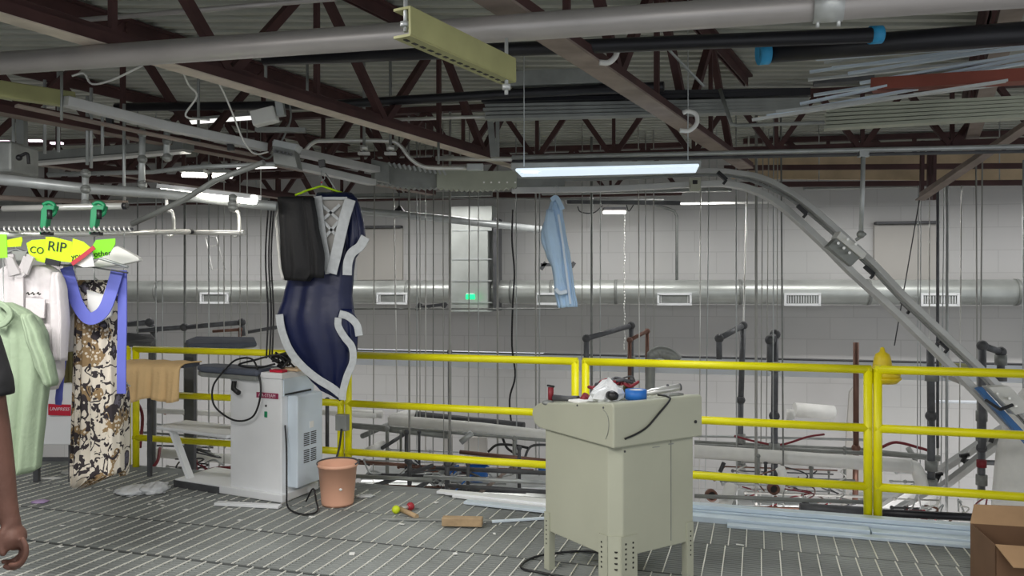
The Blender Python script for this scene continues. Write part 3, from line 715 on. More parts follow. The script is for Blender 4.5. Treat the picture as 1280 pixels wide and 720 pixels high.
m = MB(); m.bar(P(297, 210, 8), P(345, 208, 8), .06, .025); m.build('lens', mat('far_lens', (245, 245, 240), em=2.2), c)
m = MB(); m.bar(P(296, 207, 8.02), P(346, 205, 8.02), .1, .03); m.build('housing', M['galvd'], c)

# ================================================================= OVERHEAD CONVEYOR TRACK
def rail_strip(pts, wd, ht, name, m_, parent):
    pts = [Vector(p) for p in pts]; n = len(pts); vs = []
    for i, p in enumerate(pts):
        t = (pts[min(i+1, n-1)]-pts[max(i-1, 0)]).normalized()
        dpt = Vector((0, 1, 0)); sd = (dpt-t*dpt.dot(t)).normalized(); up = sd.cross(t)
        if up.z < 0 and abs(t.x) > .3: up = -up
        for a, b in ((-1, -1), (1, -1), (1, 1), (-1, 1)): vs.append(p+sd*wd/2*a+up*ht/2*b)
    fs = [(i*4+k, i*4+(k+1) % 4, (i+1)*4+(k+1) % 4, (i+1)*4+k) for i in range(n-1) for k in range(4)]+[(0, 1, 2, 3), tuple((n-1)*4+k for k in (3, 2, 1, 0))]
    m = MB(); m.add(vs, fs); return m.build(name, m_, parent, .004)
tk = thing('conveyor_track', P(760, 222, 6.9), 'overhead twin-rail conveyor track curving down steeply at right over the yellow rail', 'conveyor')
up_pts = [(640, 221, 7.2), (760, 219, 7.1), (880, 214, 6.9), (923, 217, 6.85), (952, 223, 6.8), (981, 237, 6.75), (1006, 254, 6.7), (1050, 292, 6.65), (1089, 328, 6.6), (1133, 374, 6.5), (1187, 425, 6.4), (1238, 474, 6.3), (1300, 541, 6.2)]
lo_pts = [(640, 238, 7.2), (760, 236, 7.1), (880, 230, 6.9), (915, 231, 6.85), (945, 239, 6.8), (972, 254, 6.75), (998, 276, 6.7), (1030, 306, 6.65), (1064, 340, 6.6), (1106, 378, 6.5), (1158, 428, 6.4), (1208, 478, 6.3), (1272, 545, 6.2)]
M['rail'] = mat('aluminium_rail', (196, 197, 196), .35, .3, .08, 6)
rail_strip(px_path(up_pts, 5), .09, .045, 'upper_rail', M['rail'], tk)
rail_strip(px_path([(a, b+8 if i > 3 else b+5, c+.03) for i, (a, b, c) in enumerate(up_pts)], 5), .04, .02, 'upper_rail_lip', M['galvd'], tk)
rail_strip(px_path(lo_pts, 5), .09, .05, 'lower_rail', M['rail'], tk)
for a, b in ((903, 221), (1003, 263), (1087, 339), (1133, 383), (1180, 432)):
    m = MB(); m.bar(P(a-6, b-6, 6.6), P(a+5, b+4, 6.6), .03, .03); m.bar(P(a+5, b+4, 6.6), P(a+1, b+9, 6.6), .02, .02); m.build('clip', M['black'], tk)
def plate(pts, d, th, name, m_, parent, bev=.003):
    m = MB(); m.prism([P(a, b, d) for a, b in pts], (0, th, 0)); return m.build(name, m_, parent, bev)
plate([(1051, 289), (1084, 317), (1079, 324), (1046, 297)], 6.5, .12, 'splice_plate', M['paper'], tk)
plate([(1047, 297), (1075, 322), (1064, 333), (1035, 308)], 6.52, .1, 'splice_plate', M['galvd'], tk)
for a, b in ((1048, 304), (1055, 310), (1062, 316), (1070, 305), (1060, 299)):
    m = MB(); m.tube([P(a, b, 6.52), P(a, b, 6.46)], .012, 6); m.build('bolt', M['chrome'], tk)
plate([(1236, 484), (1262, 483), (1292, 512), (1270, 519)], 6.05, .1, 'lower_splice_plate', M['paper'], tk)
plate([(1222, 486), (1228, 484), (1296, 556), (1288, 560)], 6.1, .05, 'blue_edge', mat('blue_edge_strip', (70, 120, 180)), tk)
m = MB(); m.bar(P(1232, 500, 6), P(1250, 512, 6), .02, .02); m.bar(P(1250, 512, 6), P(1266, 506, 6), .02, .02); m.build('clip', M['black'], tk)
for a, b in ((1247, 492), (1262, 498), (1270, 508)):
    m = MB(); m.tube([P(a, b, 6.05), P(a, b, 5.99)], .01, 6); m.build('bolt', M['chrome'], tk)
plate([(863, 222), (876, 222), (876, 238), (863, 238)], 6.8, .05, 'tag_plate', M['cream'], tk)
plate([(866, 225), (872, 225), (872, 230), (866, 230)], 6.79, .01, 'tag_mark', M['black'], tk)
# cover with serrated edge in the middle
sc_ = thing('serrated_cover', P(560, 220, 6.9), 'grey track cover with serrated lower edge left of the long lit lamp', 'track cover')
def serrated(x0, x1, yt0, yt1, yb0, yb1, d0, d1, name, m_, amp=2.2, step=6.5):
    pts = []; n = int((x1-x0)/step)
    top = [P(x0+(x1-x0)*k/8, yt0+(yt1-yt0)*k/8+2.5*math.sin(PI*k/8), d0+(d1-d0)*k/8) for k in range(9)]
    bot = []
    for k in range(n*2+1):
        f = k/(n*2); bot.append(P(x0+(x1-x0)*f, yb0+(yb1-yb0)*f+3*math.sin(PI*f)+(amp if k % 2 else 0), d0+(d1-d0)*f))
    m = MB(); m.prism(top+bot[::-1], (0, .12, 0)); return m.build(name, m_, sc_)
serrated(464, 546, 199, 210, 226, 234, 6.9, 7.0, 'cover_panel', M['galvd'])
serrated(546, 646, 209, 213, 234, 233, 6.95, 7.1, 'cover_panel', M['strip'])
m = MB()
for k in range(12): m.bar(P(486+k*6.2, 203+k*.9, 6.86), P(489+k*6.2, 209+k*.9, 6.86), .02, .018)
m.build('rib_row', M['galv'], sc_)
plate([(641, 212), (706, 211), (706, 236), (641, 236)], 7.15, .08, 'end_plate', M['galvd'], sc_)
for a in (605, 614, 624, 634, 644):
    m = MB(); m.tube([P(a, 228, 6.99), P(a, 228, 6.93)], .008, 6); m.build('bolt', M['chrome'], sc_)
# left run of the track
lt = thing('left_track', P(330, 185, 5.6), 'twin-rail track with splice box running from upper left to the serrated cover', 'conveyor')
rail_strip(px_path([(80, 126, 4.4), (200, 156, 4.9), (330, 184, 5.5)]), .09, .055, 'upper_rail', M['rail'], lt)
rail_strip(px_path([(20, 132, 4.5), (180, 166, 5.0), (318, 194, 5.6)]), .07, .018, 'lower_rail', M['flange'], lt)
rail_strip(px_path([(370, 190, 5.8), (470, 212, 6.7)]), .09, .05, 'upper_rail', M['rail'], lt)
rail_strip(px_path([(368, 206, 5.8), (465, 228, 6.6)]), .09, .05, 'lower_rail', M['rail'], lt)
plate([(340, 176), (366, 182), (372, 210), (342, 204)], 5.45, .14, 'splice_box', M['galvd'], lt)
plate([(342, 174), (372, 180), (368, 188), (340, 182)], 5.43, .14, 'splice_cap', M['galv'], lt)
for a in range(5):
    m = MB(); m.tube([P(344+a*5, 189+a*1.0, 5.45), P(344+a*5, 189+a, 5.4)], .01, 6); m.build('bolt', M['dark'], lt)
for a, b in ((137, 147), (245, 168), (402, 200), (288, 179)):
    m = MB(); m.bar(P(a, b, 5.3), P(a+1, b+9, 5.3), .04, .03, (0, 1, 0)); m.build('clip', M['black'], lt)
plate([(470, 203), (486, 206), (486, 228), (468, 225)], 6.7, .12, 'end_box', M['galvd'], lt)
for i, dd in enumerate((0, .08)):
    m = MB(); m.tube(px_path([(380, 190, 6.4-dd), (392, 178, 6.4-dd), (410, 176, 6.4-dd), (480, 176, 6.4-dd), (498, 180, 6.4-dd), (512, 197, 6.4-dd), (526, 207, 6.4-dd), (545, 210, 6.4-dd), (584, 210, 6.4-dd)], 6), .016, 10)
    tag(m.build('bent_conduit', M['chrome']), 'bright bent conduit of the pair looping over the twin-rail track', 'conduit', 'pair of bent conduits')
m = MB(); m.box(P(594, 209, 6.3), (.13, .07, .05)); tag(m.build('conduit_box', M['galv'], bevel=.006), 'small grey fitting at the end of the bent conduits', 'fitting')
for px in (455, 488):
    m = MB(); m.tube([P(px, 60, 6.3), P(px, 190, 6.3)], .012, 8); m.k = 1
    m.tube([P(px, 182, 6.3), P(px, 188, 6.3)], .035, 6); m.box(P(px, 192, 6.3), (.09, .05, .02))
    tag(m.build('threaded_rod', [M['galvd'], M['chrome']]), 'long upright threaded rod of the pair holding the bent conduits', 'rod', 'threaded rods at the bent conduits')
for px, yt, yb, d, lab in ((248, 20, 175, 5.4, 'upright rod through the big pipe area near the junction box'), (332, 70, 100, 5, 'short upright rod left of centre under the big pipe'), (384, 80, 135, 5.6, 'short upright rod right of the junction box'), (548, 178, 205, 6, 'short hanger under the pale-edged joist end')):
    m = MB(); m.tube([P(px, yt, d), P(px, yb, d)], .01, 7); tag(m.build('drop_rod', M['galvd']), lab, 'rod')

# ================================================================= GARMENT RAILS AT LEFT
def simple_pipe(name, pts, r, m_, lab, cap=None, cat='pipe'):
    c = thing(name, P(*pts[0]), lab, cat)
    m = MB(); m.tube(px_path(pts), r, 16); m.build('pipe_run', M[m_], c)
    if cap is not None:
        a = P(*pts[-1]); dr = (P(*pts[-1])-P(*pts[-2])).normalized()
        m = MB(); m.tube([a-dr*.01, a+dr*.015], r*1.1, 16); m.build('end_cap', M[cap], c)
    return c
simple_pipe('track_pipe', [(-20, 222, 4.9), (110, 236, 5.2), (200, 242, 5.5), (346, 258, 5.6)], .034, 'galv', 'thick grey pipe above the green hooks running to the kaftan')
simple_pipe('track_pipe', [(-20, 246, 5.3), (100, 252, 5.5), (160, 254, 5.6)], .018, 'flange', 'thin brownish pipe just above the green hooks')
simple_pipe('garment_rail', [(4, 261, 4.6), (156, 257.5, 4.55)], .018, 'chrome', 'polished garment rail gripped by the two green hooks', 'black', 'garment rail')
simple_pipe('garment_rail', [(-20, 293, 4.3), (120, 292, 4.7), (238, 289.5, 5.4)], .016, 'chrome', 'lower garment rail under the screw, ending left of the kaftan', 'black', 'garment rail')
simple_pipe('garment_rail', [(225, 290.5, 5.5), (303, 291, 5.35)], .016, 'chrome', 'short garment rail hung under the fluorescent lamp', 'chrome', 'garment rail')
simple_pipe('side_rail', [(60, 218, 6.0), (190, 215, 5.8), (240, 209, 5.6), (345, 205, 5.5)], .016, 'galv', 'thin pale rail above the thick track pipe', None, 'pipe')
simple_pipe('cross_pipe', [(165, 280, 5.2), (230, 250, 5.1), (270, 225, 5.0), (330, 203, 4.9)], .018, 'galvd', 'grey pipe slanting up across the fluorescent lamp', None, 'pipe')
m = MB(); n = 0; pts = []
for k in range(26*10):
    a = 2*PI*k/10; f = k/260
    c0 = P(4+f*162, 286.5, 4.35); pts.append(c0+Vector((0, .013*math.cos(a), .013*math.sin(a))))
m.tube(pts, .005, 6); m.k = 1; m.tube([P(0, 286.5, 4.35), P(166, 286.5, 4.35)], .008, 8)
tag(m.build('feed_screw', [M['chrome'], M['dark']]), 'horizontal steel feed screw above the neon cards', 'feed screw')
for px, lab in ((58, 'green plastic hook on the garment rail, left one above the neon cards'), (120, 'green plastic hook on the garment rail, right one above the neon cards')):
    c = thing('green_hook', P(px, 292, 4.4), lab, 'hook', 'green hooks on the garment rail')
    m = MB()
    m.prism([P(px-9, 293, 4.42), P(px-3, 293, 4.42), P(px+1, 268, 4.42), P(px+9, 262, 4.42), P(px+10, 257, 4.42), P(px-3, 256, 4.42), P(px-7, 262, 4.42)], (0, .05, 0))
    m.build('hook_body', M['hook'], c, .004)
    m = MB(); m.tube(smooth_path([P(px-4, 256, 4.45), P(px+3, 253, 4.45), P(px+10, 257, 4.45), P(px+10, 267, 4.45), P(px+4, 270, 4.45), P(px+12, 264, 4.45)], 5), .011, 8); m.build('jaw', M['hook'], c)
    m = MB(); m.box(P(px+1, 292, 4.4), (.05, .04, .018)); m.tube([P(px+4, 262, 4.38), P(px+4, 274, 4.38)], .014, 8); m.build('clip', M['black'], c)
def post(px, yt, yb, d, lab):
    c = thing('hanger_post', P(px, yb, d), lab, 'hanger post', 'hanger posts along the thick track pipe')
    m = MB(); m.tube([P(px, yt, d), P(px-1, yb, d)], .02, 12); m.build('post', M['galv'], c)
    for y in (yt+2, (yt+yb)/2, yb-3):
        m = MB(); m.tube([P(px-5, y, d-.03), P(px+5, y+1, d-.03)], .016, 8); m.ball(P(px, y, d-.01), .03, n=7); m.build('clamp', M['galvd'], c)
post(178, 164, 234, 5.2, 'grey hanger post left of the slanting pipe above the patterned dress')
post(209, 152, 200, 5.3, 'dark grey hanger post beside the short tube lamps')
post(107, 215, 258, 5.0, 'short hanger post above the right green hook')
post(291, 246, 262, 5.2, 'short bright post under the fluorescent lamp holding the rail')
for px, y0_, y1_ in ((212, 262, 292), (294, 262, 292)):
    m = MB(); m.tube(smooth_path([P(px-4, y0_-14, 5.5), P(px-3, y0_, 5.5), P(px+3, y0_+3, 5.5), P(px+5, y0_+12, 5.5), P(px+5, y1_-3, 5.45), P(px, y1_+3, 5.4), P(px-4, y1_-1, 5.4)], 5), .013, 8)
    tag(m.build('pipe_hook', M['chrome']), 'white curved hook carrying the %s garment rail' % ('lower' if px < 250 else 'short right'), 'hook', 'curved rail hooks')
for px, yt, yb, lab in ((56, 140, 192, 'a'), (114, 150, 210, 'b'), (155, 170, 262, 'c'), (109, 160, 206, 'd'), (128, 170, 192, 'e'), (17, 175, 210, 'f'), (73, 130, 190, 'g')):
    m = MB(); m.tube([P(px, yt-40, 5.6), P(px, yb, 5.6)], .011, 7)
    tag(m.build('threaded_rod', M['galv']), 'short upright threaded rod in the row above the green hooks', 'rod', 'short rods above the green hooks')
c = thing('support_post', P(27, 190, 5.4), 'pale upright channel post at upper left under the olive channel', 'post')
m = MB(); m.bar(P(27, 138, 5.4), P(28, 184, 5.4), .05, .05, (0, 1, 0)); m.build('channel', M['galvd'], c)
m = MB(); m.box(P(26, 136, 5.4), (.13, .08, .02)); m.build('top_plate', M['galv'], c)

# ================================================================= GARMENTS
def hanger(px, py, hw, drop, d, m_, lab, grp=None, hook=True):
    c = thing('clothes_hanger', P(px, py+drop, d), lab, 'hanger', grp)
    m = MB(); m.tube([P(px-hw, py+drop, d), P(px-hw*.5, py+drop*.4, d), P(px-2, py, d), P(px+2, py, d), P(px+hw*.5, py+drop*.45, d), P(px+hw, py+drop, d)], .008, 8)
    m.build('shoulder_bar', M[m_], c)
    m = MB(); m.tube([P(px-hw, py+drop, d), P(px+hw, py+drop, d)], .003, 6); m.build('lower_bar', M['galv'], c)
    if hook:
        m = MB(); m.tube(smooth_path([P(px, py, d), P(px, py-6, d), P(px+4, py-10, d), P(px+1, py-15, d), P(px-4, py-12, d)], 5), .003, 6); m.build('hook', M['galv'], c)
    return c
KD = 5.9
hanger(402, 233, 33, 11, KD, 'card', 'yellow-green hanger holding the navy kaftan')
m = MB(); m.tube([P(402, 213, KD+.05), P(402, 232, KD)], .003, 6); m.k = 1; m.ball(P(402, 228, KD), .008, n=5)
m.k = 0; m.tube([P(407, 216, KD), P(421, 240, KD)], .005, 6)
tag(m.build('hanging_wire', [M['galv'], M['red']]), 'thin wire with a red bead above the yellow-green hanger', 'wire')
kf = thing('kaftan', P(400, 500, KD), 'long navy satin kaftan with silver trim hanging on a yellow-green hanger', 'kaftan')
rows = [(241, 396, 440), (250, 394, 447), (275, 386, 450), (300, 374, 447), (345, 361, 442), (370, 355, 440), (395, 347, 443), (405, 347, 445), (425, 353, 447), (440, 363, 446), (455, 373, 443), (470, 384, 437), (485, 398, 432), (499, 424, 430)]
garment(rows, KD, .13, 3, .013, 3).build('body', M['navy'], kf)
garment([(247, 428, 446), (262, 430, 451), (285, 430, 456), (300, 431, 457), (315, 432, 450), (330, 432, 440), (344, 432, 435)], KD-.06, .06, 3, .012, 4, 24).build('sleeve', M['navy'], kf)
garment([(386, 424, 440), (400, 420, 447), (415, 422, 448), (430, 428, 447), (440, 436, 444)], KD-.09, .05, 3, .008, 5, 20).build('flounce', M['navy'], kf)
def trim(pts, wd, name='trim', dd=0, m_='silver', par=kf):
    m = MB(); wd = [q*KD/4.8 for q in wd] if isinstance(wd, list) else wd*KD/4.8
    m.band(smooth_path([P(a, b, KD-.13+dd) for a, b in pts], 6), wd, .009); m.build(name, M[m_], par, .003)
trim([(349, 393), (352, 412), (361, 436), (376, 456), (396, 473), (414, 484), (427, 494)], .046, dd=-.01)
trim([(457, 296), (450, 308), (440, 316), (435, 328), (434, 344)], .055, dd=-.02)
trim([(424, 392), (436, 396), (446, 406), (449, 420)], .044, dd=-.03)
trim([(423, 397), (423, 408), (431, 422), (440, 434), (441, 452), (434, 470), (429, 488), (428, 500)], .042, dd=-.02)
trim([(397, 245), (400, 275), (405, 310), (412, 342)], [.05]*19, 'neck_band', -.03)
trim([(438, 249), (430, 275), (422, 310), (414, 342)], [.065]*19, 'neck_band', -.035)
for a in ([(402, 256), (424, 275)], [(425, 256), (402, 276)], [(404, 276), (421, 295)], [(424, 276), (407, 296)], [(399, 248), (434, 248)]):
    m = MB(); m.band([P(x, y, KD-.145) for x, y in a], .02, .012); m.build('neck_lattice', M['silver'], kf)
plate([(401, 248), (436, 248), (427, 285), (413, 335), (404, 290)], KD-.118, .012, 'neck_opening', M['wallm'], kf)
m = MB(); m.tube(smooth_path([P(349, 262, KD-.02), P(346, 275, KD-.02), P(347, 290, KD-.02), P(350, 330, KD-.02), P(354, 350, KD-.02)], 5), .012, 8); m.build('white_edge', M['paper'], kf)
pn = thing('black_trousers', P(372, 350, KD-.22), 'black cloth trousers hanging folded over the left side of the kaftan', 'trousers')
garment([(246, 347, 392), (260, 348, 394), (290, 350, 398), (320, 351, 402), (335, 352, 404), (351, 356, 388)], KD-.2, .05, 3, .007, 8, 24).build('fabric', M['blackc'], pn)
garment([(247, 378, 393), (280, 382, 398), (320, 387, 406), (347, 388, 405)], KD-.23, .035, 2, .006, 9, 16).build('fold', M['blackc'], pn)
# pale blue shirt
SD = 7.0
sb = thing('blue_shirt', P(700, 385, SD), 'pale blue shirt hanging edge-on in the middle of the hall', 'shirt')
garment([(246, 691, 698), (256, 687, 700), (262, 685, 703), (290, 676, 707), (300, 676, 709), (320, 683, 713), (335, 690, 715), (350, 692, 717), (365, 693, 719), (380, 696, 722), (384, 697, 722)], SD, .09, 4, .014, 12).build('body', M['sky'], sb)
m = MB(); m.band(smooth_path([P(689, 250, SD-.1), P(695, 247, SD-.1), P(700, 255, SD-.1), P(703, 262, SD-.1)], 5), .04, .03); m.build('collar', M['sky'], sb, .006)
garment([(262, 683, 692), (285, 679, 697), (310, 683, 702), (340, 692, 704), (360, 693, 709), (368, 696, 712)], SD-.08, .04, 2, .006, 14, 20).build('sleeve', M['sky'], sb)
m = MB(); m.band(smooth_path([P(694, 361, SD-.14), P(700, 366, SD-.14), P(709, 364, SD-.14)], 4), .035, .03); m.build('cuff', M['skyl'], sb, .006)
m = MB(); m.band(smooth_path([P(698, 268, SD-.115), P(703, 300, SD-.12), (P(708, 340, SD-.12)), P(713, 380, SD-.11)], 4), .018, .008); m.build('placket', M['skyl'], sb)
hanger(695, 247, 9, 6, SD, 'galv', 'small wire hanger at the collar of the pale blue shirt')
# left rack garments
def shirt(name, d, rows, lab, m_, cat='shirt', dep=.09, seed=1, amp=.015):
    c = thing(name, P((rows[-1][1]+rows[-1][2])/2, rows[-1][0], d), lab, cat)
    garment(rows, d, dep, 5, amp, seed).build('body', M[m_], c)
    return c
c = shirt('polo_shirt', 4.4, [(331, 10, 62), (338, 0, 72), (350, -14, 79), (380, -18, 80), (420, -16, 79), (470, -14, 78), (487, -12, 70)], 'white collared polo shirt with small dark chest writing at far left', 'shirt', seed=21)
garment([(340, 66, 76), (360, 64, 82), (400, 66, 85), (450, 70, 82)], 4.33, .05, 2, .01, 22, 20).build('sleeve', M['shirt'], c)
m = MB(); m.band(smooth_path([P(12, 318, 4.3), P(14, 330, 4.3), P(24, 342, 4.29), (P(30, 336, 4.3)), P(36, 322, 4.3)], 5), [.05]*21, .02); m.build('collar', M['shirt'], c, .006)
plate([(33, 317), (42, 322), (33, 344), (28, 338)], 4.27, .02, 'collar_wing', M['shirt'], c)
plate([(8, 320), (15, 322), (25, 342), (10, 346)], 4.27, .02, 'collar_wing', M['shirt'], c)
plate([(14, 314), (34, 314), (26, 332), (20, 332)], 4.36, .02, 'neck_opening', M['galvd'], c)
m = MB(); m.band([P(24, 340, 4.29), P(25, 400, 4.285), P(26, 430, 4.28)], .045, .012); m.build('placket', M['shirt'], c)
plate([(32, 372), (56, 374), (55, 398), (31, 395)], 4.285, .015, 'pocket', M['shirt'], c)
m = MB()
for a0 in (33, 39, 46): m.tube(smooth_path([P(a0, 367.5, 4.28), P(a0+2, 365.5, 4.28), P(a0+3, 368.5, 4.28), P(a0+5, 367, 4.28)], 4), .003, 5)
m.build('stitched_writing', M['ink'], c)
c = shirt('white_blouse', 4.75, [(332, 66, 82), (345, 60, 92), (375, 60, 98), (392, 66, 102), (398, 70, 92), (440, 72, 88)], 'white blouse hanging behind the polo shirt, partly hidden by the ribbon', 'shirt', seed=31)
c = shirt('mustard_top', 4.95, [(392, 62, 78), (430, 62, 80), (462, 64, 78), (470, 66, 74)], 'small mustard yellow garment behind the white polo shirt', 'must', 'garment', .05, 33)
c = shirt('olive_garment', 5.0, [(378, 86, 100), (400, 84, 104), (440, 80, 106), (478, 80, 104)], 'olive-brown garment behind the periwinkle ribbon left of the patterned dress', 'olive', 'garment', .05, 34)
c = shirt('sage_shirt', 4.15, [(378, -20, 14), (388, -34, 34), (400, -40, 50), (420, -44, 58), (470, -44, 60), (520, -44, 54), (560, -46, 50), (585, -44, 48), (590, -30, 40)], 'long sage green cotton shirt hanging at the far left edge', 'sage', seed=41, amp=.02)
garment([(392, 28, 40), (420, 34, 54), (455, 46, 66), (478, 56, 70), (482, 60, 68)], 4.08, .05, 2, .01, 42, 24).build('sleeve', M['sage'], c)
m = MB(); m.band(smooth_path([P(-4, 378, 4.06), P(8, 384, 4.03), P(13, 394, 4.03), P(6, 404, 4.03), P(-6, 408, 4.03)], 5), .03, .02); m.build('collar', M['sage'], c, .006)
for px, yt, dg in ((118, 350, 4.62), (74, 333, 4.75), (68, 392, 4.95), (94, 379, 5.0), (4, 380, 4.15), (155, 480, 4.8)):
    m = MB(); dr_ = 4.35+.4*px/120
    m.tube([P(px-8, yt+3, dg), P(px, yt+5, dg), P(px, yt-6, dg), P(px, 291, dr_)], .0035, 6)
    m.tube([P(px, yt-3, dg), P(px+8, yt+3, dg)], .0035, 6)
    tag(m.build('wire_hook', M['galv']), {118: 'thin wire hanging the patterned dress from the rail', 74: 'thin wire hanging the white blouse', 68: 'thin wire hanging the mustard garment', 94: 'thin wire hanging the olive-brown garment', 4: 'thin wire hanging the sage shirt', 155: 'thin wire hanging the rolled floral cloth'}[px], 'wire')
# patterned dress
c = thing('patterned_dress', P(122, 606, 4.6), 'long floral print dress in cream, black and brown hanging from the rail', 'dress')
garment([(350, 97, 138), (362, 99, 150), (400, 97, 147), (450, 96, 149), (500, 95, 150), (550, 94, 151), (590, 93, 151), (600, 93, 130), (607, 93, 112)], 4.62, .1, 6, .022, 51, 60).build('skirt', M['floral'], c)
plate([(108, 362), (128, 368), (144, 360), (139, 395), (120, 405), (110, 385)], 4.5, .015, 'lining', M['paper'], c)
c = thing('patterned_trousers', P(156, 592, 4.8), 'rolled floral print cloth hanging right of the patterned dress', 'cloth')
garment([(478, 150, 159), (500, 149, 161), (560, 150, 161), (588, 150, 160), (594, 152, 158)], 4.8, .045, 2, .008, 52, 24).build('fabric', M['floral'], c)
c = thing('ribbon_belt', P(120, 420, 4.45), 'periwinkle blue ribbon looping down in front of the patterned dress', 'ribbon')
m = MB(); m.band(smooth_path([P(83, 334, 4.44), P(88, 352, 4.44), P(96, 378, 4.43), P(108, 396, 4.42), P(119, 397, 4.42), P(131, 386, 4.42), P(140, 362, 4.43), P(147, 338, 4.44)], 6), .068, .008); m.build('loop', M['peri'], c)
m = MB(); m.band(smooth_path([P(153, 338, 4.46), P(153, 400, 4.46), P(152, 450, 4.47), P(152, 492, 4.48)], 5), .05, .008); m.build('right_tail', M['peri'], c)
m = MB(); m.band(smooth_path([P(85, 334, 4.46), P(83, 380, 4.46), P(81, 430, 4.47), P(76, 470, 4.47), P(73, 506, 4.48)], 5), [.035, .035]+[.036]*17+[.04, .03], .008); m.build('left_tail', M['peri'], c)
for px, lab in ((20, 'wire hanger inside the white polo shirt'), (120, 'wire hanger carrying the patterned dress and ribbon')):
    hanger(px, 312 if px == 20 else 322, 28 if px == 20 else 40, 10 if px == 20 else 12, 4.45 if px == 20 else 4.5, 'galv', lab)
m = MB(); m.tube([P(58, 330, 4.4), P(110, 333, 4.4), P(160, 341, 4.4)], .005, 6); tag(m.build('hanger_bar', M['dark']), 'thin dark bar across the tops of the ribbon and dress', 'bar')
c = thing('paper_guard', P(148, 330, 4.5), 'white triangular paper hanger guard right of the neon cards', 'paper')
m = MB(); m.prism([P(114, 332, 4.5), P(138, 311, 4.5), P(146, 307, 4.5), P(173, 322, 4.5), P(174, 326, 4.5), P(150, 331, 4.5), P(125, 334, 4.5)], (0, .05, 0)); m.build('paper', M['paper'], c, .006)
def card(pts, d, m_, lab, txt=None, tp=None, size=.08, rz=0):
    c = thing('neon_card', P(pts[0][0], pts[0][1], d), lab, 'card', 'neon paper cards on the rail')
    m = MB(); m.prism([P(a, b, d) for a, b in pts], (0, .004, 0)); m.build('card_sheet', M[m_], c)
    if txt: text(txt, size, M['ink'], P(tp[0], tp[1], d-.004), (math.cos(rz), 0, math.sin(rz)), (-math.sin(rz), 0, math.cos(rz)), c)
card([(-8, 292), (8, 293), (9, 322), (-8, 323)], 4.1, 'card2', 'neon green card cut off at the left edge')
card([(8, 300), (27, 296), (28, 300), (26, 308), (9, 309)], 4.35, 'card', 'small neon card just above the polo collar')
card([(33, 304), (40, 300), (57, 299), (57, 329), (46, 326), (36, 317)], 4.3, 'card', 'neon card left of the one reading Rip', 'CO', (46, 313), .05, -.1)
card([(57, 296), (66, 296), (90, 302), (90, 328), (78, 327), (57, 322)], 4.28, 'card', 'neon yellow card with the large handwritten word Rip', 'RIP', (71, 309), .075, -.12)
card([(91, 298), (104, 302), (114, 310), (110, 321), (100, 328), (88, 328)], 4.25, 'card', 'neon card with your written small right of the Rip card', 'your', (98, 320), .042, .12)
card([(114, 310), (120, 300), (144, 298), (144, 305), (136, 318), (118, 324)], 4.32, 'card2', 'greener neon card nearest the white paper guard', 'other', (128, 317), .042, .1)
m = MB(); m.band([P(90, 330, 4.2), P(104, 320, 4.2), P(118, 309, 4.2)], .022, .006); tag(m.build('red_tag_strip', M['ball_r']), 'thin red strip slanting across the neon cards', 'strip')
m = MB(); m.prism([P(92, 330, 4.22), P(104, 321, 4.22), P(114, 314, 4.22), (P(118, 333, 4.22)), P(104, 334, 4.22)], (0, .003, 0)); tag(m.build('white_slip', M['paper']), 'white paper slip under the red strip below the neon cards', 'paper')
m = MB(); m.bar(P(57, 326, 4.26), P(75, 330, 4.26), .01, .03); tag(m.build('dark_label', M['black']), 'small dark label under the Rip card', 'label')

# ================================================================= YELLOW GUARD RAIL
RVv = 5.93
def rail_section(pxa, pxb, lab):
    c = thing('guard_rail', Q(onv(pxa, RVv)[0], RVv, 0), lab, 'guard rail', 'yellow guard rail sections')
    ua, ub = onv(pxa, RVv)[0], onv(pxb, RVv)[0]
    for z, nm in ((1.065, 'top_rail'), (.665, 'middle_rail'), (.265, 'bottom_rail')):
        m = MB(); m.tube([Q(ua-.02, RVv, z), Q(ub+.02, RVv, z)], .029, 16); m.build(nm, M['yellow'], c)
    for u in (ua, ub):
        m = MB(); m.tube([Q(u, RVv, 0), Q(u, RVv, 1.075)], .029, 16); m.build('post', M['yellow'], c)
rail_section(170, 426, 'yellow guard rail section behind the white steam press')
rail_section(435.5, 719, 'yellow guard rail section between the bucket and the putty console')
rail_section(732, 1085, 'yellow guard rail section right behind the putty console')
rail_section(1097, 1330, 'yellow guard rail section at the right edge below the sloping conveyor')
c = thing('rail_end_post', Q(onv(165, 5.97)[0]-.05, 5.97, 0), 'yellow end post with short stub beside the patterned cloth', 'post')
ue = onv(165, 5.97)[0]-.05
m = MB(); m.tube([Q(ue, 5.97, 0), Q(ue, 5.97, 1.07)], .03, 14); m.build('post', M['yellow'], c)
for z in (1.065, .665, .265):
    m = MB(); m.tube([Q(ue, 5.97, z), Q(ue-.9, 5.97, z)], .027, 12); m.build('stub_rail', M['yellow'], c)
c = thing('yellow_bell_cap', P(1103, 470, 5.75), 'yellow cast bell-shaped cap with flange behind the double rail post', 'cap')
pc = P(1103, 468, 5.52)
m = MB(); m.lathe(pc+Vector((0, 0, 0)), [(0, -.02), (.11, -.02), (.115, .0), (.11, .02), (.075, .03), (.062, .06), (.055, .11), (.045, .14), (.02, .155), (.012, .185), (0, .19)], 24); m.build('bell', M['bell'], c)
m = MB(); m.lathe(pc-Vector((0, 0, .06)), [(0, 0), (.09, 0), (.12, .03), (.12, .04), (0, .04)], 24); m.build('flange', M['bell'], c)
for k in range(6):
    a = k*PI/3+.3; m = MB(); m.tube([pc+Vector((.095*math.cos(a), .095*math.sin(a), -.03)), pc+Vector((.095*math.cos(a), .095*math.sin(a), .04))], .012, 6); m.build('bolt', M['bell'], c)
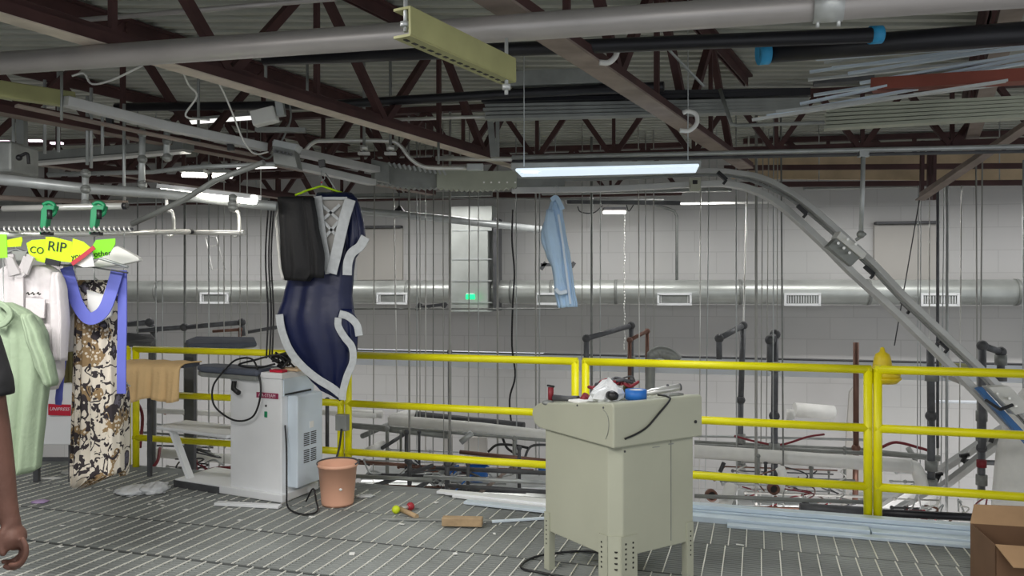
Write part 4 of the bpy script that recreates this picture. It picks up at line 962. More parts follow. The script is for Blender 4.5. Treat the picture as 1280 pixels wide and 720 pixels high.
# grey switch box with cord on the double post
c = thing('switch_box', P(427, 530, 6.4), 'small grey electrical box on the yellow double post', 'switch box')
m = MB(); m.box(P(428, 528, 6.46), (.1, .06, .13), (RU, RV, Vector((0, 0, 1)))); m.build('box_body', M['galvd'], c, .006)
m = MB(); m.tube(smooth_path([P(427, 536, 6.42), P(424, 560, 6.4), P(418, 580, 6.35), P(412, 590, 6.3)], 5), .009, 6); m.build('cord', M['black'], c)

# ================================================================= PUTTY CONSOLE
K = Vector((.518, 4.08, 0)); ka = Vector((.837, .547, 0)); kb = Vector((-.547, .837, 0))
def C3(a, b, z): return K+ka*a+kb*b+Vector((0, 0, z))
cs = thing('control_console', C3(.3, .3, 0), 'putty coloured sheet metal control console on legs in the right foreground', 'console')
m = MB()
foot = [(.03, .08), (.09, .03), (.60, .03), (.60, .64), (.03, .64)]
m.prism([C3(a, b, .22) for a, b in foot], (0, 0, .62)); m.build('cabinet', M['cream'], cs, .006)
m = MB()
prof = [(.0, .80), (.0, 1.015), (.012, 1.03), (.66, .955), (.725, .92), (.735, .88), (.71, .83), (.66, .81)]
m.prism([C3(0, b, z) for b, z in prof], ka*.64); m.build('desk_top', M['cream'], cs, .008)
for (a, b), nm in (((.30, -.002), 0), ((.38, .028), 1)): pass
m = MB(); m.box(C3(.43, .028, .53), (.003, .003, .56), (ka, kb, Vector((0, 0, 1)))); m.build('panel_seam', M['galvd'], cs)
m = MB(); m.box(C3(.32, .028, .77), (.05, .003, .004), (ka, kb, Vector((0, 0, 1)))); m.box(C3(.43, .028, .775), (.035, .004, .006), (ka, kb, Vector((0, 0, 1)))); m.build('seam_mark', M['galvd'], cs)
def leg(c0, a, b, w2, face):
    X, Y = (ka, kb) if face == 'a' else (kb, ka)
    m = MB(); m.box(C3(a, b, .165), (w2, .004, .33), (X, Y, Vector((0, 0, 1))))
    m.box(C3(a, b, .165)+(-X*w2/2 if face == 'a' else -X*w2/2)+Y*.02, (.004, .04, .33), (X, Y, Vector((0, 0, 1)))); m.k = 1
    for k in range(6): m.box(C3(a, b, .15+.026*k)-Y*.003, (.007, .003, .007), (X, Y, Vector((0, 0, 1))))
    return m.build('leg', [M['cream'], M['black']], cs)
leg(0, .57, .022, .045, 'a')
leg(0, .022, .615, .045, 'b')
m = MB(); m.box(C3(.125, .022, .165), (.11, .004, .33), (ka, kb, Vector((0, 0, 1)))); m.box(C3(.022, .11, .165), (.07, .004, .33), (kb, ka, Vector((0, 0, 1))))
m.prism([C3(.022, .08, 0), C3(.08, .02, 0), C3(.084, .024, 0), C3(.026, .084, 0)], (0, 0, .33)); m.k = 1
for k in range(6):
    for a in (.10, .15): m.box(C3(a, .019, .16+.026*k), (.009, .003, .009), (ka, kb, Vector((0, 0, 1))))
    m.box(C3(.02, .12, .16+.026*k), (.009, .003, .009), (kb, ka, Vector((0, 0, 1))))
    if k < 4: m.box(C3(.055, .045, .16+.03*k), (.012, .012, .006), (ka, kb, Vector((0, 0, 1))))
m.build('leg', [M['cream'], M['black']], cs)
leg(0, .57, .65, .045, 'a')
m = MB(); m.tube([C3(.585, -.001, .885), C3(.585, -.006, .885)], .009, 12); m.build('cable_hole', M['black'], cs)
for a, b, z in ((.10, .028, .77), (-.0, .08, 1.0), (.0, .3, .985)):
    m = MB(); m.ball(C3(a, b, z), .006, n=5); m.build('screw', M['dark'], cs)
m = MB(); m.tube(smooth_path([C3(-.003, .06, .84), C3(-.003, .04, .88), C3(-.003, .035, .93), C3(-.003, .05, .97), C3(-.003, .08, .99)], 5), .0015, 5); m.build('pressed_line', M['galvd'], cs)
# things on the console
def T(px, py, d=4.25): return P(px, py, d)
def top(a, b): return 1.03-(b-.012)*.1157
c = thing('plastic_bag', C3(.13, .2, top(.13, .2)), 'clear crumpled plastic bag lying on top of the console', 'bag')
bagc = C3(.14, .24, top(0, .24))
m = MB(); rb = random.Random(5); vs = []; fs = []; sg = 22
hs = [(.001, .075), (.02, .092), (.045, .085), (.065, .068), (.085, .046), (.105, .024), (.122, .006)]
for i, (z, r) in enumerate(hs):
    for k in range(sg):
        a = 2*PI*k/sg; q = r*(1+.18*math.sin(3*a+i)+rb.uniform(-.13, .13))
        vs.append(bagc+Vector((q*math.cos(a)*1.05+.012*i/3, q*math.sin(a)*.8, z*(1+rb.uniform(-.06, .1)))))
for i in range(len(hs)-1):
    for k in range(sg): fs.append((i*sg+k, i*sg+(k+1) % sg, (i+1)*sg+(k+1) % sg, (i+1)*sg+k))
fs += [tuple(range(sg)), tuple((len(hs)-1)*sg+k for k in range(sg))]
m.add(vs, fs)
m.build('film', M['plast'], c)
m = MB(); m.lathe(C3(.10, .13, top(0, .13)+.033), [(.0, -.03), (.02, -.03), (.028, 0), (.02, .03), (0, .03)], 12, (Vector((0, 0, 1)), ka, -kb)); m.ball(C3(.10, .13, top(0, .13)+.03), .022, n=6)  # a loose black knob lying on the console
tag(m.build('plastic_knob', M['black']), 'small black plastic knob in front of the clear bag on the console', 'knob')
c = thing('tape_roll', C3(.25, .12, top(0, .12)), 'blue roll of tape lying on the console', 'tape roll')
m = MB(); pc = C3(.26, .12, top(0, .12)+.002); m.lathe(pc, [(.038, 0), (.058, 0), (.058, .052), (.038, .052), (.038, 0)], 28); m.build('tape', M['blue'], c)
m = MB(); m.lathe(pc, [(.036, .002), (.039, .002), (.039, .05), (.036, .05), (.036, .002)], 24); m.build('core', M['paper'], c)
c = thing('torch', C3(.45, .08, 1.02), 'silver metal torch lying at the right end of the console', 'torch')
a = C3(.33, .2, top(0, .2)+.02); b = C3(.58, .12, top(0, .12)+.045); dr = (b-a).normalized()
m = MB(); m.tube([a, a+dr*.08, a+dr*.1, b], [.012, .016, .02, .02], 14); m.build('barrel', M['chrome'], c)
m = MB(); m.tube([b, b+dr*.01], .0205, 14); m.ball(b-dr*.07+Vector((0, 0, .02)), .009, n=6); m.build('switch', M['dark'], c)
m = MB(); m.box(C3(.52, .1, top(0, .1)+.007), (.12, .04, .012), (ka, kb, Vector((0, 0, 1)))); tag(m.build('grey_wedge', M['galvd'], bevel=.003), 'flat grey piece under the torch on the console', 'metal piece')
m = MB(); m.tube(smooth_path([C3(.44, .14, top(0, .14)+.012), C3(.40, .03, 1.035), C3(.385, -.008, 1.02), C3(.30, -.009, .95), C3(.22, -.009, .89), C3(.14, -.008, .86), C3(.07, -.008, .845)], 6), .0055, 8)
tag(m.build('black_cable', M['black']), 'short black cable draped over the front face of the console', 'cable')
c = thing('cable_bundle', C3(.3, .4, top(0, .4)), 'tangle of dark red cables heaped on the console behind the tape', 'cables')
rb = random.Random(3)
for k in range(7):
    c0 = C3(.24+rb.uniform(-.06, .1), .3+rb.uniform(-.05, .1), top(0, .35)+.02); pts = []
    for j in range(7):
        a = j*1.05+k; pts.append(c0+Vector((.05*math.cos(a)*rb.uniform(.6, 1.3), .05*math.sin(a), .015+.03*abs(math.sin(a*1.3))+.01*k)))
    m = MB(); m.tube(smooth_path(pts, 5), .009, 7); m.build('cable', M['redp' if k % 3 else 'dark'], c)
m = MB(); m.lathe(C3(.40, .34, top(0, .34)), [(0, 0), (.03, 0), (.034, .03), (.03, .075), (.018, .085), (0, .086)], 16)
tag(m.build('olive_cup', mat('olive_plastic', (112, 112, 80), .5)), 'small olive rounded cup behind the tape roll', 'cup')
m = MB(); m.tube(smooth_path([C3(.33, .36, 1.09), C3(.38, .34, 1.11), C3(.43, .34, 1.11), C3(.45, .34, 1.08)], 5), .005, 6)
tag(m.build('thin_dark_cable', M['dark']), 'thin dark cable arching over the olive cup', 'cable')
c = thing('hand_tool', C3(.06, .5, top(0, .5)), 'red and black hand tool lying at the left of the console top', 'tool')
q = top(0, .5)
m = MB(); m.tube([C3(.05, .58, q+.015), C3(.07, .5, q+.02), C3(.1, .42, q+.025)], [.02, .016, .018], 10); m.build('handle', M['dark'], c)
m = MB(); m.tube([C3(.04, .60, q), C3(.04, .60, q+.075)], .017, 10); m.build('grip', M['redp'], c)
m = MB(); m.tube([C3(.11, .40, q+.01), C3(.12, .37, q+.05)], .022, 10); m.build('nose', M['redp'], c)
m = MB(); m.bar(C3(.03, .62, q+.085), C3(.05, .58, q+.08), .012, .01); m.build('trigger', M['black'], c)
m = MB(); m.box(C3(.08, .36, top(0, .36)+.006), (.12, .1, .012), (ka, kb, Vector((0, 0, 1)))); tag(m.build('white_sheet', M['paper'], bevel=.003), 'small white papers between the hand tool and the clear bag', 'paper')
m = MB(); m.ball(C3(.02, .60, top(0, .6)+.0), .03, (1.2, 1, .55), 8); tag(m.build('grey_lump', M['galvd']), 'small grey mound at the left edge of the console top', 'fitting')
m = MB(); m.tube(smooth_path([C3(.1, .3, .01), C3(-.05, .55, .012), C3(-.1, .7, .012), C3(.1, .8, .012), C3(.4, .7, .012), C3(.5, .4, .02)], 6), .007, 7)
tag(m.build('floor_cable', M['black']), 'black cable looping on the grating beneath the console', 'cable')

# ================================================================= STEAM PRESS
SO = Vector((-1.74, 6.04, 0)); sa = Vector((-.89, .455, 0)); sb_ = Vector((.36, .933, 0)); ZZ = Vector((0, 0, 1))
def S3(a, b, z): return SO+sa*a+sb_*b+ZZ*z
sp = thing('steam_press', S3(.3, .2, 0), 'white steam press cabinet with slate ironing board beside the yellow rail', 'steam press')
m = MB(); m.box8([S3(a, b, z) for z in (.06, .93) for a, b in ((0, 0), (.53, 0), (.53, .42), (0, .42))]); m.build('cabinet', M['white'], sp, .008)
m = MB(); m.box8([S3(a, b, z) for z in (.005, .065) for a, b in ((-.03, -.03), (1.12, -.03), (1.12, .44), (-.03, .44))]); m.build('base', M['white'], sp, .006)
m = MB(); m.box8([S3(a, b, z) for z in (.0, .055) for a, b in ((.62, -.036), (1.13, -.036), (1.13, .2), (.62, .2))]); m.build('kick_plate', M['dark'], sp)
m = MB(); m.box8([S3(a, b, z) for z in (.93, .975) for a, b in ((-.01, -.01), (.30, -.01), (.30, .43), (-.01, .43))]); m.build('top_cap', M['white'], sp, .006)
m = MB(); m.box8([S3(a, b, z) for z in (.10, .80) for a, b in ((0, .07), (-.10, .07), (-.10, .40), (0, .40))]); bx_ = m.build('side_box', M['side'], sp, .01)
m = MB(); m.box8([S3(a, b, z) for z in (.80, .965) for a, b in ((0, .02), (-.008, .02), (-.008, .40), (0, .40))]); m.build('side_panel', M['side'], sp)
m = MB(); m.box8([S3(a, b, z) for z in (.805, .818) for a, b in ((-.004, .03), (-.014, .03), (-.014, .36), (-.004, .36))]); m.build('slot', M['black'], sp)
for r0 in (0, 1):
    for r1 in (0, 1):
        m = MB()
        for k in range(7):
            z = .28+r0*.13+k*.015; b = .15+r1*.09
            m.box(S3(-.101, b+.035, z), (.004, .07, .007), (sa, sb_, ZZ))
        m.build('vent_slots', M['gdark'], sp)
m = MB(); m.box(S3(-.101, .25, .56), (.003, .05, .05), (sa, sb_, ZZ)); m.build('round_sticker', M['paper'], sp)
fx = -sa
lp = S3(.14, -.004, .80)
m = MB(); m.box(lp, (.22, .004, .042), (sa, sb_, ZZ)); lb = m.build('name_plate', M['maro'], sp)
text('AIR-STEAM', .036, M['pink'], S3(.14, -.009, .80), fx, ZZ, lb)
m = MB(); m.box(S3(.155, -.004, .655), (.028, .008, .045), (sa, sb_, ZZ)); m.build('rocker_switch', M['hook'], sp, .003)
m = MB(); m.ball(S3(.155, -.002, .72), .009, n=5); m.build('indicator', M['black'], sp)
# ironing board arm
board = [(.20, -.05), (.84, -.02), (.95, .05), (.97, .14), (.90, .22), (.2, .28)]
m = MB(); m.prism([S3(a, b, .945) for a, b in board], (0, 0, .05)); m.build('ironing_board', M['pad'], sp, .018)
m = MB(); m.prism([S3(a*.97+.02, b, .91) for a, b in board], (0, 0, .035)); m.build('board_tray', M['galvd'], sp, .006)
m = MB(); m.tube([S3(.44, -.05, .90), S3(.44, -.06, .84), S3(.37, -.075, .815)], .02, 10); m.build('release_handle', M['black'], sp)
m = MB(); m.box8([S3(a, b, z) for z in (.44, .47) for a, b in ((.53, -.04), (1.38, .0), (1.38, .34), (.53, .34))]); m.build('shelf', M['white'], sp, .01)
m = MB(); m.bar(S3(1.02, .05, .05), S3(1.24, .05, .45), .03, .06, sb_); m.build('shelf_strut', M['white'], sp)
m = MB(); m.tube(smooth_path([S3(.55, -.06, .97), S3(.62, -.1, .85), S3(.6, -.1, .70), S3(.42, -.07, .60), S3(.24, -.06, .64), S3(.17, -.05, .80), S3(.2, -.03, .95), S3(.3, .0, 1.07), S3(.45, -.02, 1.06), S3(.55, -.06, .97)], 8), .0075, 7); m.build('hose', M['black'], sp)
m = MB(); m.tube(smooth_path([S3(.03, .2, 1.0), S3(.12, .12, 1.10), S3(.3, .02, 1.06), S3(.44, .0, 1.02), S3(.3, .05, 1.0), S3(.15, .1, 1.03)], 8), .008, 7); m.build('hose', M['black'], sp)
m = MB(); m.tube(smooth_path([S3(-.01, .03, .58), S3(-.03, .02, .45), S3(-.05, .0, .28), S3(-.1, -.06, .12), S3(-.18, -.14, .02), S3(-.36, -.2, .012), S3(-.42, -.1, .012), S3(-.32, .02, .05), S3(-.26, .06, .12), S3(-.2, .05, .02)], 7), .0065, 7); m.build('power_cord', M['black'], sp)
# clutter on the press top
c = thing('cable_knot', S3(.12, .25, .98), 'tangled black cables hanging onto the top of the white press', 'cables')
rb = random.Random(9)
for k in range(5):
    pts = [S3(.1+rb.uniform(-.06, .12), .2+rb.uniform(-.08, .08), 1.0+rb.uniform(0, .13)) for _ in range(6)]
    m = MB(); m.tube(smooth_path(pts, 5), .009, 6); m.build('cable', M['black'], c)
m = MB(); m.box(S3(.08, .06, .985), (.13, .07, .02), (sa, sb_, ZZ)); tag(m.build('red_cloth', M['red'], bevel=.006), 'small bright red cloth on the front edge of the press top', 'cloth')
m = MB(); m.box(S3(.0, .24, .99), (.2, .22, .02), (Vector((-.8, .6, 0)), Vector((.6, .8, 0)), ZZ)); tag(m.build('manila_paper', mat('manila', (214, 186, 150), .8), bevel=.003), 'tan paper lying on the press top behind the red cloth', 'paper')
m = MB(); m.box(S3(.24, .2, .985), (.1, .16, .016), (sa, sb_, ZZ)); tag(m.build('loose_papers', M['paper'], bevel=.003), 'loose papers on the press top left of the red cloth', 'paper')
# tan cloth over the end of a board
tc_ = thing('tan_cloth', P(195, 500, 6.6), 'tan cloth draped over a board left of the slate board', 'cloth')
m = MB(); N = 40; vs = []; fs = []; rows_ = 16
for i in range(N+1):
    f = i/N; u = -5.14+f*.64
    for j in range(rows_):
        s_ = j/(rows_-1)
        rip = .014*math.sin(f*26)+.008*math.sin(f*57+1)
        if s_ < .3: v_ = 5.70-.24*(s_/.3); z = 1.0+.004*math.sin(f*20)+.006*math.sin(s_*10)
        elif s_ < .36: v_ = 5.46-.04*((s_-.3)/.06); z = 1.0-.03*((s_-.3)/.06)
        else:
            k_ = (s_-.36)/.64; v_ = 5.42+rip*(.2+k_)-.02*k_; z = .97-k_*(.30-.04*f+.02*math.sin(f*9))
        vs.append(Q(u, v_, z))
for i in range(N):
    for j in range(rows_-1): fs.append((i*rows_+j, (i+1)*rows_+j, (i+1)*rows_+j+1, i*rows_+j+1))
m.smooth = True; m.add(vs, fs); o = m.build('fabric', M['tan'], tc_)
so = o.modifiers.new('thickness', 'SOLIDIFY'); so.thickness = .012
tb = thing('cloth_board', Q(-4.8, 5.58, .5), 'slim board and post hidden under the tan cloth', 'board')
m = MB(); m.box(Q(-4.82, 5.6, .975), (.6, .2, .03), (RU, RV, ZZ)); m.build('board', M['pad'], tb)
m = MB(); m.box(Q(-5.0, 5.66, .48), (.03, .03, .96), (RU, RV, ZZ)); m.build('post', M['dark'], tb)
# second press behind
c = thing('press_arm', P(238, 588, 7.5), 'slate press pad on a dark column standing behind the ironing board', 'press arm')
m = MB(); m.prism([P(236, 430, 7.35), P(300, 431, 7.3), P(321, 428, 7.3), P(318, 421, 7.6), P(245, 420, 7.65), P(232, 425, 7.5)], (0, 0, -.04)); m.build('pad', M['pad'], c, .012)
m = MB(); m.bar(P(238, 428, 7.5), Vector((P(238, 428, 7.5).x, 7.5, -3)), .09, .07, (0, 1, 0)); m.build('column', M['dark'], c, .006)
m = MB(); m.box(P(308, 438, 7.4), (.2, .14, .09)); m.build('white_cover', M['paper'], c, .02)
c = thing('press_arm', P(190, 560, 7.8), 'dark rounded press pad on a column behind the patterned dress', 'press arm')
m = MB(); m.prism([P(150, 428, 7.7), P(190, 428, 7.7), P(195, 423, 7.8), P(190, 417, 7.9), P(160, 415, 7.9), P(140, 420, 7.8)], (0, 0, -.05)); m.build('pad', M['dark'], c, .015)
m = MB(); m.bar(P(190, 424, 7.8), Vector((P(190, 424, 7.8).x, 7.8, -3)), .05, .05, (0, 1, 0)); m.build('column', M['dark'], c)

# white machine cabinet with red sign far left
MD = 6.6
c = thing('machine_cabinet', P(72, 556, MD), 'white machine cabinet with red sign behind the sage shirt', 'machine')
m = MB(); m.box8([P(40, 556, MD), P(94, 556, MD-.05), P(94, 556, MD+.4), P(40, 556, MD+.4), P(40, 480, MD), P(94, 480, MD-.05), P(94, 480, MD-.05)+Vector((0, .45, 0)), P(40, 480, MD)+Vector((0, .4, 0))]); m.build('cabinet', M['white'], c, .008)
m = MB()
for px in (46, 90): m.bar(P(px, 556, MD+.1), Vector((P(px, 556, MD+.1).x, MD+.1, 0)), .04, .04, (0, 1, 0))
m.bar(P(46, 574, MD+.1), P(90, 574, MD+.1), .03, .03); m.build('stand', M['dark'], c)
sgn = plate([(60, 505), (88, 506), (88, 520), (60, 519)], MD-.06, .01, 'sign_plate', M['red'], c)
text('UNIPRESS', .038, M['pink'], P(74, 511.5, MD-.066), (1, 0, -.02), ZZ, sgn, shear=.3)

# ================================================================= FLOOR ITEMS
BD = 6.0
b0 = P(422, 631, BD); b0.z = 0
c = thing('bucket', b0, 'salmon pink plastic bucket with dark handle on the grating', 'bucket')
m = MB(); m.lathe(b0, [(0, .004), (.108, .004), (.115, .0), (.12, .02), (.142, .285), (.148, .285), (.152, .30), (.148, .312), (.138, .31), (.112, .02), (0, .015)], 36); m.build('pail', M['bucket'], c)
m = MB(); pts = [b0+Vector((.152*math.cos(a), .152*math.sin(a), .312+.006*math.sin(a))) for a in [PI*.0-.35+k*.25 for k in range(17)]]
m.tube(pts, .006, 8); m.build('handle', M['dark'], c)
m = MB(); m.ball(b0+Vector((.05, -.128, .14)), .01, (1.2, .3, 1), 6); m.build('spot', M['paper'], c)
def fl_pt(px, py, z=0):
    d = (EYE-z)*1000/(py-360); p = P(px, py, d); p.z = z; return p
c = thing('mallet', fl_pt(505, 640), 'mallet with yellow-green and red rubber heads lying on the grating', 'mallet')
a, b = fl_pt(495, 637, .03), fl_pt(513, 633, .03)
m = MB(); m.tube([fl_pt(500, 636, .028), fl_pt(521, 646, .022)], .018, 10); m.build('handle', M['wood'], c)
m = MB(); m.tube([a, b], .014, 10); m.build('head', M['chrome'], c)
m = MB(); m.ball(a, .03, n=9); m.build('yellow_tip', M['ball_y'], c)
m = MB(); m.ball(b, .03, n=9); m.build('red_tip', M['ball_r'], c)
m = MB(); m.bar(fl_pt(478, 648.5, .008), fl_pt(625, 651, .008), .04, .014); tag(m.build('dark_bar', M['galvd'], bevel=.003), 'long dark grey flat bar lying under the wood block', 'steel bar')
m = MB(); m.bar(fl_pt(553, 651, .04), fl_pt(603, 652, .04), .07, .055); tag(m.build('wood_block', M['wood'], bevel=.004), 'rough pale wood block lying on the dark bar', 'wood block')
m = MB(); m.bar(fl_pt(615, 652, .01), fl_pt(690, 647, .01), .03, .014); tag(m.build('steel_strip', M['side'], bevel=.002), 'short pale strip running from the wood block to the console', 'steel strip')
for i, (a, b) in enumerate((((548, 614), (700, 628)), ((568, 619), (700, 634)), ((582, 627), (700, 640)), ((558, 616), (700, 631)))):
    m = MB(); m.bar(fl_pt(*a, .02+.012*(i == 3)), fl_pt(*b, .02+.012*(i == 3)), .075 if i < 3 else .05, .02)
    tag(m.build('white_channel', M['white' if i != 2 else 'side'], bevel=.002), 'long pale channel in the bundle lying by the floor edge left of the console', 'channel', 'pale channels by the floor edge')
m = MB(); m.bar(fl_pt(270, 629, .014), fl_pt(350, 633, .014), .06, .022); tag(m.build('white_board', M['white'], bevel=.003), 'short white board on the grating in front of the press', 'board')
for i, (v_, w_, h_, ua, ub, z_) in enumerate(((5.84, .11, .05, -.6, 1.9, 0), (5.72, .10, .04, -.6, .7, 0), (5.62, .07, .02, -.2, 1.9, 0), (5.85, .08, .03, -.6, 1.5, .052), (5.72, .09, .03, .71, 1.9, 0))):
    m = MB(); m.box(Q((ua+ub)/2, v_, z_+h_/2), (ub-ua, w_, h_), (RU, RV, ZZ))
    tag(m.build('galvanised_channel', M['galvb'], bevel=.003), 'long galvanised channel lying along the floor edge under the right-hand rail', 'channel', 'galvanised channels at the floor edge')
def crumple(name, px, py, sx, sy, sz, m_, lab, cat, seed):
    rb = random.Random(seed); c0 = fl_pt(px, py, sz*.6); m = MB(); m.ball(c0, 1, (sx, sy, sz), 14)
    for v_ in m.v:
        f = 1+rb.uniform(-.22, .22); q = v_-c0
        v_.x = c0.x+q.x*f; v_.y = c0.y+q.y*f; v_.z = max(.003, c0.z+q.z*f)
    return tag(m.build(name, M[m_]), lab, cat)
crumple('clear_wrap', 168, 613, .13, .12, .035, 'plast', 'crumpled clear plastic wrap on the grating left of the press', 'plastic wrap', 1)
crumple('clear_wrap', 194, 611, .10, .12, .045, 'plast', 'taller end of the crumpled clear wrap touching the press base', 'plastic wrap', 2)
crumple('lilac_scrap', 50, 627, .06, .05, .01, 'lilac', 'lilac paper scrap on the grating at the left', 'paper scrap', 3)
crumple('white_scrap', 88, 590, .07, .06, .018, 'paper', 'white paper scrap by the floor edge below the machine cabinet', 'paper scrap', 4)
crumple('white_scrap', 62, 598, .1, .03, .01, 'paper', 'long white scrap on the grating below the sage shirt', 'paper scrap', 5)
crumple('white_scrap', 456, 620, .07, .05, .01, 'plast', 'flat clear scrap on the grating right of the bucket', 'paper scrap', 6)
sp_ = [(78, 657), (128, 601), (135, 612), (187, 630), (200, 626), (203, 632), (232, 637), (224, 663), (287, 636), (325, 662), (360, 601), (390, 646), (440, 692), (545, 628), (502, 655), (618, 667), (569, 692), (655, 638), (925, 681), (118, 661), (300, 650), (425, 604), (118, 585), (75, 683)]
for px, py in sp_:
    c0 = fl_pt(px, py, .004); a = random.uniform(0, 3)
    m = MB(); m.box(c0, (random.uniform(.015, .035), random.uniform(.03, .05), .003), (Vector((math.cos(a), math.sin(a), 0)), Vector((-math.sin(a), math.cos(a), 0)), ZZ))
    tag(m.build('paper_speck', M['paper']), 'tiny white paper scrap scattered on the floor grating', 'paper scrap', 'tiny paper scraps on the grating')
# cardboard box bottom right
bx = thing('cardboard_box', P(1262, 730, 4.2), 'open brown cardboard box with raised flaps at the lower right corner', 'box')
c0 = Vector((2.67, 4.05, 0)); X_, Y_ = Vector((.97, -.24, 0)), Vector((.24, .97, 0))
def B3(a, b, z): return c0+X_*a+Y_*b+ZZ*z
m = MB(); t_ = .006
for a0, a1, b0_, b1_ in ((-.2, .3, 0, t_), (-.2, .3, .4, .4+t_), (-.2, -.2+t_, 0, .4), (.3-t_, .3, 0, .4)):
    m.box8([B3(a, b, z) for z in (.002, .30) for a, b in ((a0, b0_), (a1, b0_), (a1, b1_), (a0, b1_))])
m.box8([B3(a, b, z) for z in (.002, .01) for a, b in ((-.2, 0), (.3, 0), (.3, .4), (-.2, .4))])
m.build('box_body', M['cardd'], bx)
m = MB(); m.prism([B3(-.2, 0, .302), B3(.3, 0, .302), B3(.32, -.10, .235), B3(-.15, -.10, .225)], (0, 0, .006)); m.build('flap', M['cardb'], bx)
m = MB(); m.prism([B3(-.2, .4, .30), B3(.3, .4, .30), B3(.3, .47, .40), B3(-.16, .47, .39)], (0, .006, 0)); m.build('flap', M['cardb'], bx)


# ================================================================= LOWER LEVEL PIPEWORK
def lp(name, pts, r, m_, lab, cat='pipe', grp=None, n=0, seg=12, cap=None):
    m = MB(); m.tube(px_path(pts, n), r, seg)
    return tag(m.build(name, M[m_]), lab, cat, grp)
WP = 'white wrapped pipe '
lp('wrapped_pipe', [(436, 516, 9.3), (478, 518, 9.3)], .045, 'whitep', WP+'stub just right of the double post near the bucket')
lp('wrapped_pipe', [(488, 525, 9.0), (600, 535, 8.7), (720, 549, 8.3)], .062, 'whitep', WP+'running behind the middle rail toward the console')
lp('wrapped_pipe', [(490, 524, 9.0), (530, 511, 10.0)], .055, 'whitep', WP+'branch slanting back from the long one by the bucket')
lp('wrapped_pipe', [(458, 566, 8.6), (478, 556, 8.9)], .05, 'whitep', 'short '+WP+'stub tilted just above the bottom rail near the bucket')
lp('wrapped_pipe', [(868, 564, 8.4), (1140, 583, 7.9)], .07, 'whitep', WP+'right of the console, long and level behind the lower rails')
lp('wrapped_pipe', [(1135, 582, 7.9), (1143, 584, 7.9), (1148, 592, 7.9), (1154, 612, 7.9)], .062, 'whitep', WP+'elbow turning down right of the double post', n=4)
lp('wrapped_pipe', [(903, 640, 7.6), (914, 608, 7.8)], .06, 'whitep', 'short fat '+WP+'rising from the floor edge right of the console')
lp('wrapped_pipe', [(975, 585, 7.7), (978, 595, 7.7), (973, 615, 7.7)], .045, 'whitep', WP+'elbow hooked over the thick black pipe', n=4)
lp('wrapped_pipe', [(993, 512, 10), (1042, 516, 10)], .09, 'whitep', 'short fat '+WP+'roll high behind the top right rails')
lp('wrapped_pipe', [(988, 512, 9), (988, 528, 9)], .04, 'whitep', 'tiny upright '+WP+'stub left of the fat roll')
lp('wrapped_pipe', [(186, 500+65, 8.2), (290, 574, 8.2)], .05, 'whitep', WP+'seen under the shelf of the steam press')
lp('wrapped_pipe', [(190, 513, 9), (290, 518, 9)], .03, 'whitep', 'thin '+WP+'seen between the rails above the press shelf')
lp('wrapped_pipe', [(398, 515, 8.6), (470, 520, 8.6)], .028, 'whitep', 'thin '+WP+'passing behind the double post by the bucket')
def black_loop(pts, r, m_, lab, fat=None):
    c = thing('steam_pipe', P(*pts[-1]), lab, 'steam pipe', 'dark steam pipes with elbows')
    for a, b in zip(pts, pts[1:]):
        m = MB(); m.tube([P(*a), P(*b)], r, 12); m.build('pipe_run', M[m_], c)
    for q in pts[1:-1]:
        m = MB(); m.ball(P(*q), r*1.55, n=8); m.build('elbow', M['dark' if m_ != 'copper' else m_], c)
    for y in (fat or []):
        q = P(pts[-2][0], y, pts[-2][2]); m = MB(); m.tube([q+ZZ*.05, q-ZZ*.05], r*1.6, 12); m.build('coupling', M['galvd'], c)
    return c
M['steam'] = mat('dark_steam_pipe', (98, 100, 104), .5, .2, .2, 14)
black_loop([(733, 470, 8.6), (733, 423, 8.6), (789, 407, 9.1), (789, 500, 9.1)], .03, 'steam', 'dark steam pipe arching left of the copper-coloured arch behind the console', [450])
black_loop([(787, 478, 8.9), (787, 425, 8.9), (809, 414, 9.2), (809, 470, 9.2)], .022, 'copper', 'copper-coloured small pipe arch behind the tape roll')
m = MB(); m.tube(px_path([(812, 540, 8.4), (813, 470, 8.4), (814, 448, 8.4), (819, 440, 8.4), (828, 438, 8.4), (840, 442, 8.4), (848, 450, 8.4)], 4), .05, 10)
for k in range(6): m.ball(P(815+k*5, 444-3*math.sin(k*.8), 8.4), .058, n=6)
tag(m.build('flexible_hose', M['galvd']), 'fat ribbed grey hose arching just above the top rail behind the console', 'hose')
black_loop([(899, 449, 8.6), (899, 423, 8.6), (929, 407, 9.0), (926, 500, 8.9), (925, 590, 8.9)], .032, 'steam', 'dark steam pipe arching left of the thick black one', [548, 582])
black_loop([(963, 455, 8.4), (963, 425, 8.4), (969, 418, 8.5), (968, 520, 8.4), (968, 612, 8.4)], .036, 'steam', 'thick black upright steam pipe with looped top in the middle of the right rails', [458, 560, 600])
black_loop([(1070, 428, 8.6), (1070, 560, 8.6), (1069, 625, 8.6)], .03, 'copper', 'rusty copper upright pipe left of the yellow double post')
black_loop([(1163, 432, 7.9), (1164, 520, 7.9), (1164, 612, 7.9)], .036, 'steam', 'thick dark upright steam pipe right of the yellow double post', [470, 582, 605])
black_loop([(1228, 560, 7.7), (1228, 432, 7.7), (1251, 440, 7.8), (1251, 472, 7.8)], .034, 'steam', 'dark steam pipe with hooked top near the right edge', [450])
black_loop([(1227, 470, 7.75), (1227, 560, 7.75), (1227, 622, 7.75)], .032, 'steam', 'lower dark steam pipe near the right edge with a red valve', [520, 545, 600])
black_loop([(1172, 235, 8.0), (1172, 430, 8.0), (1172, 560, 8.0)], .014, 'steam', 'slim dark pipe rising behind the sloping conveyor')
black_loop([(1250, 462, 7.75), (1250, 476, 7.75)], .06, 'steam', 'dark fat pipe end just above the top rail near the right edge')
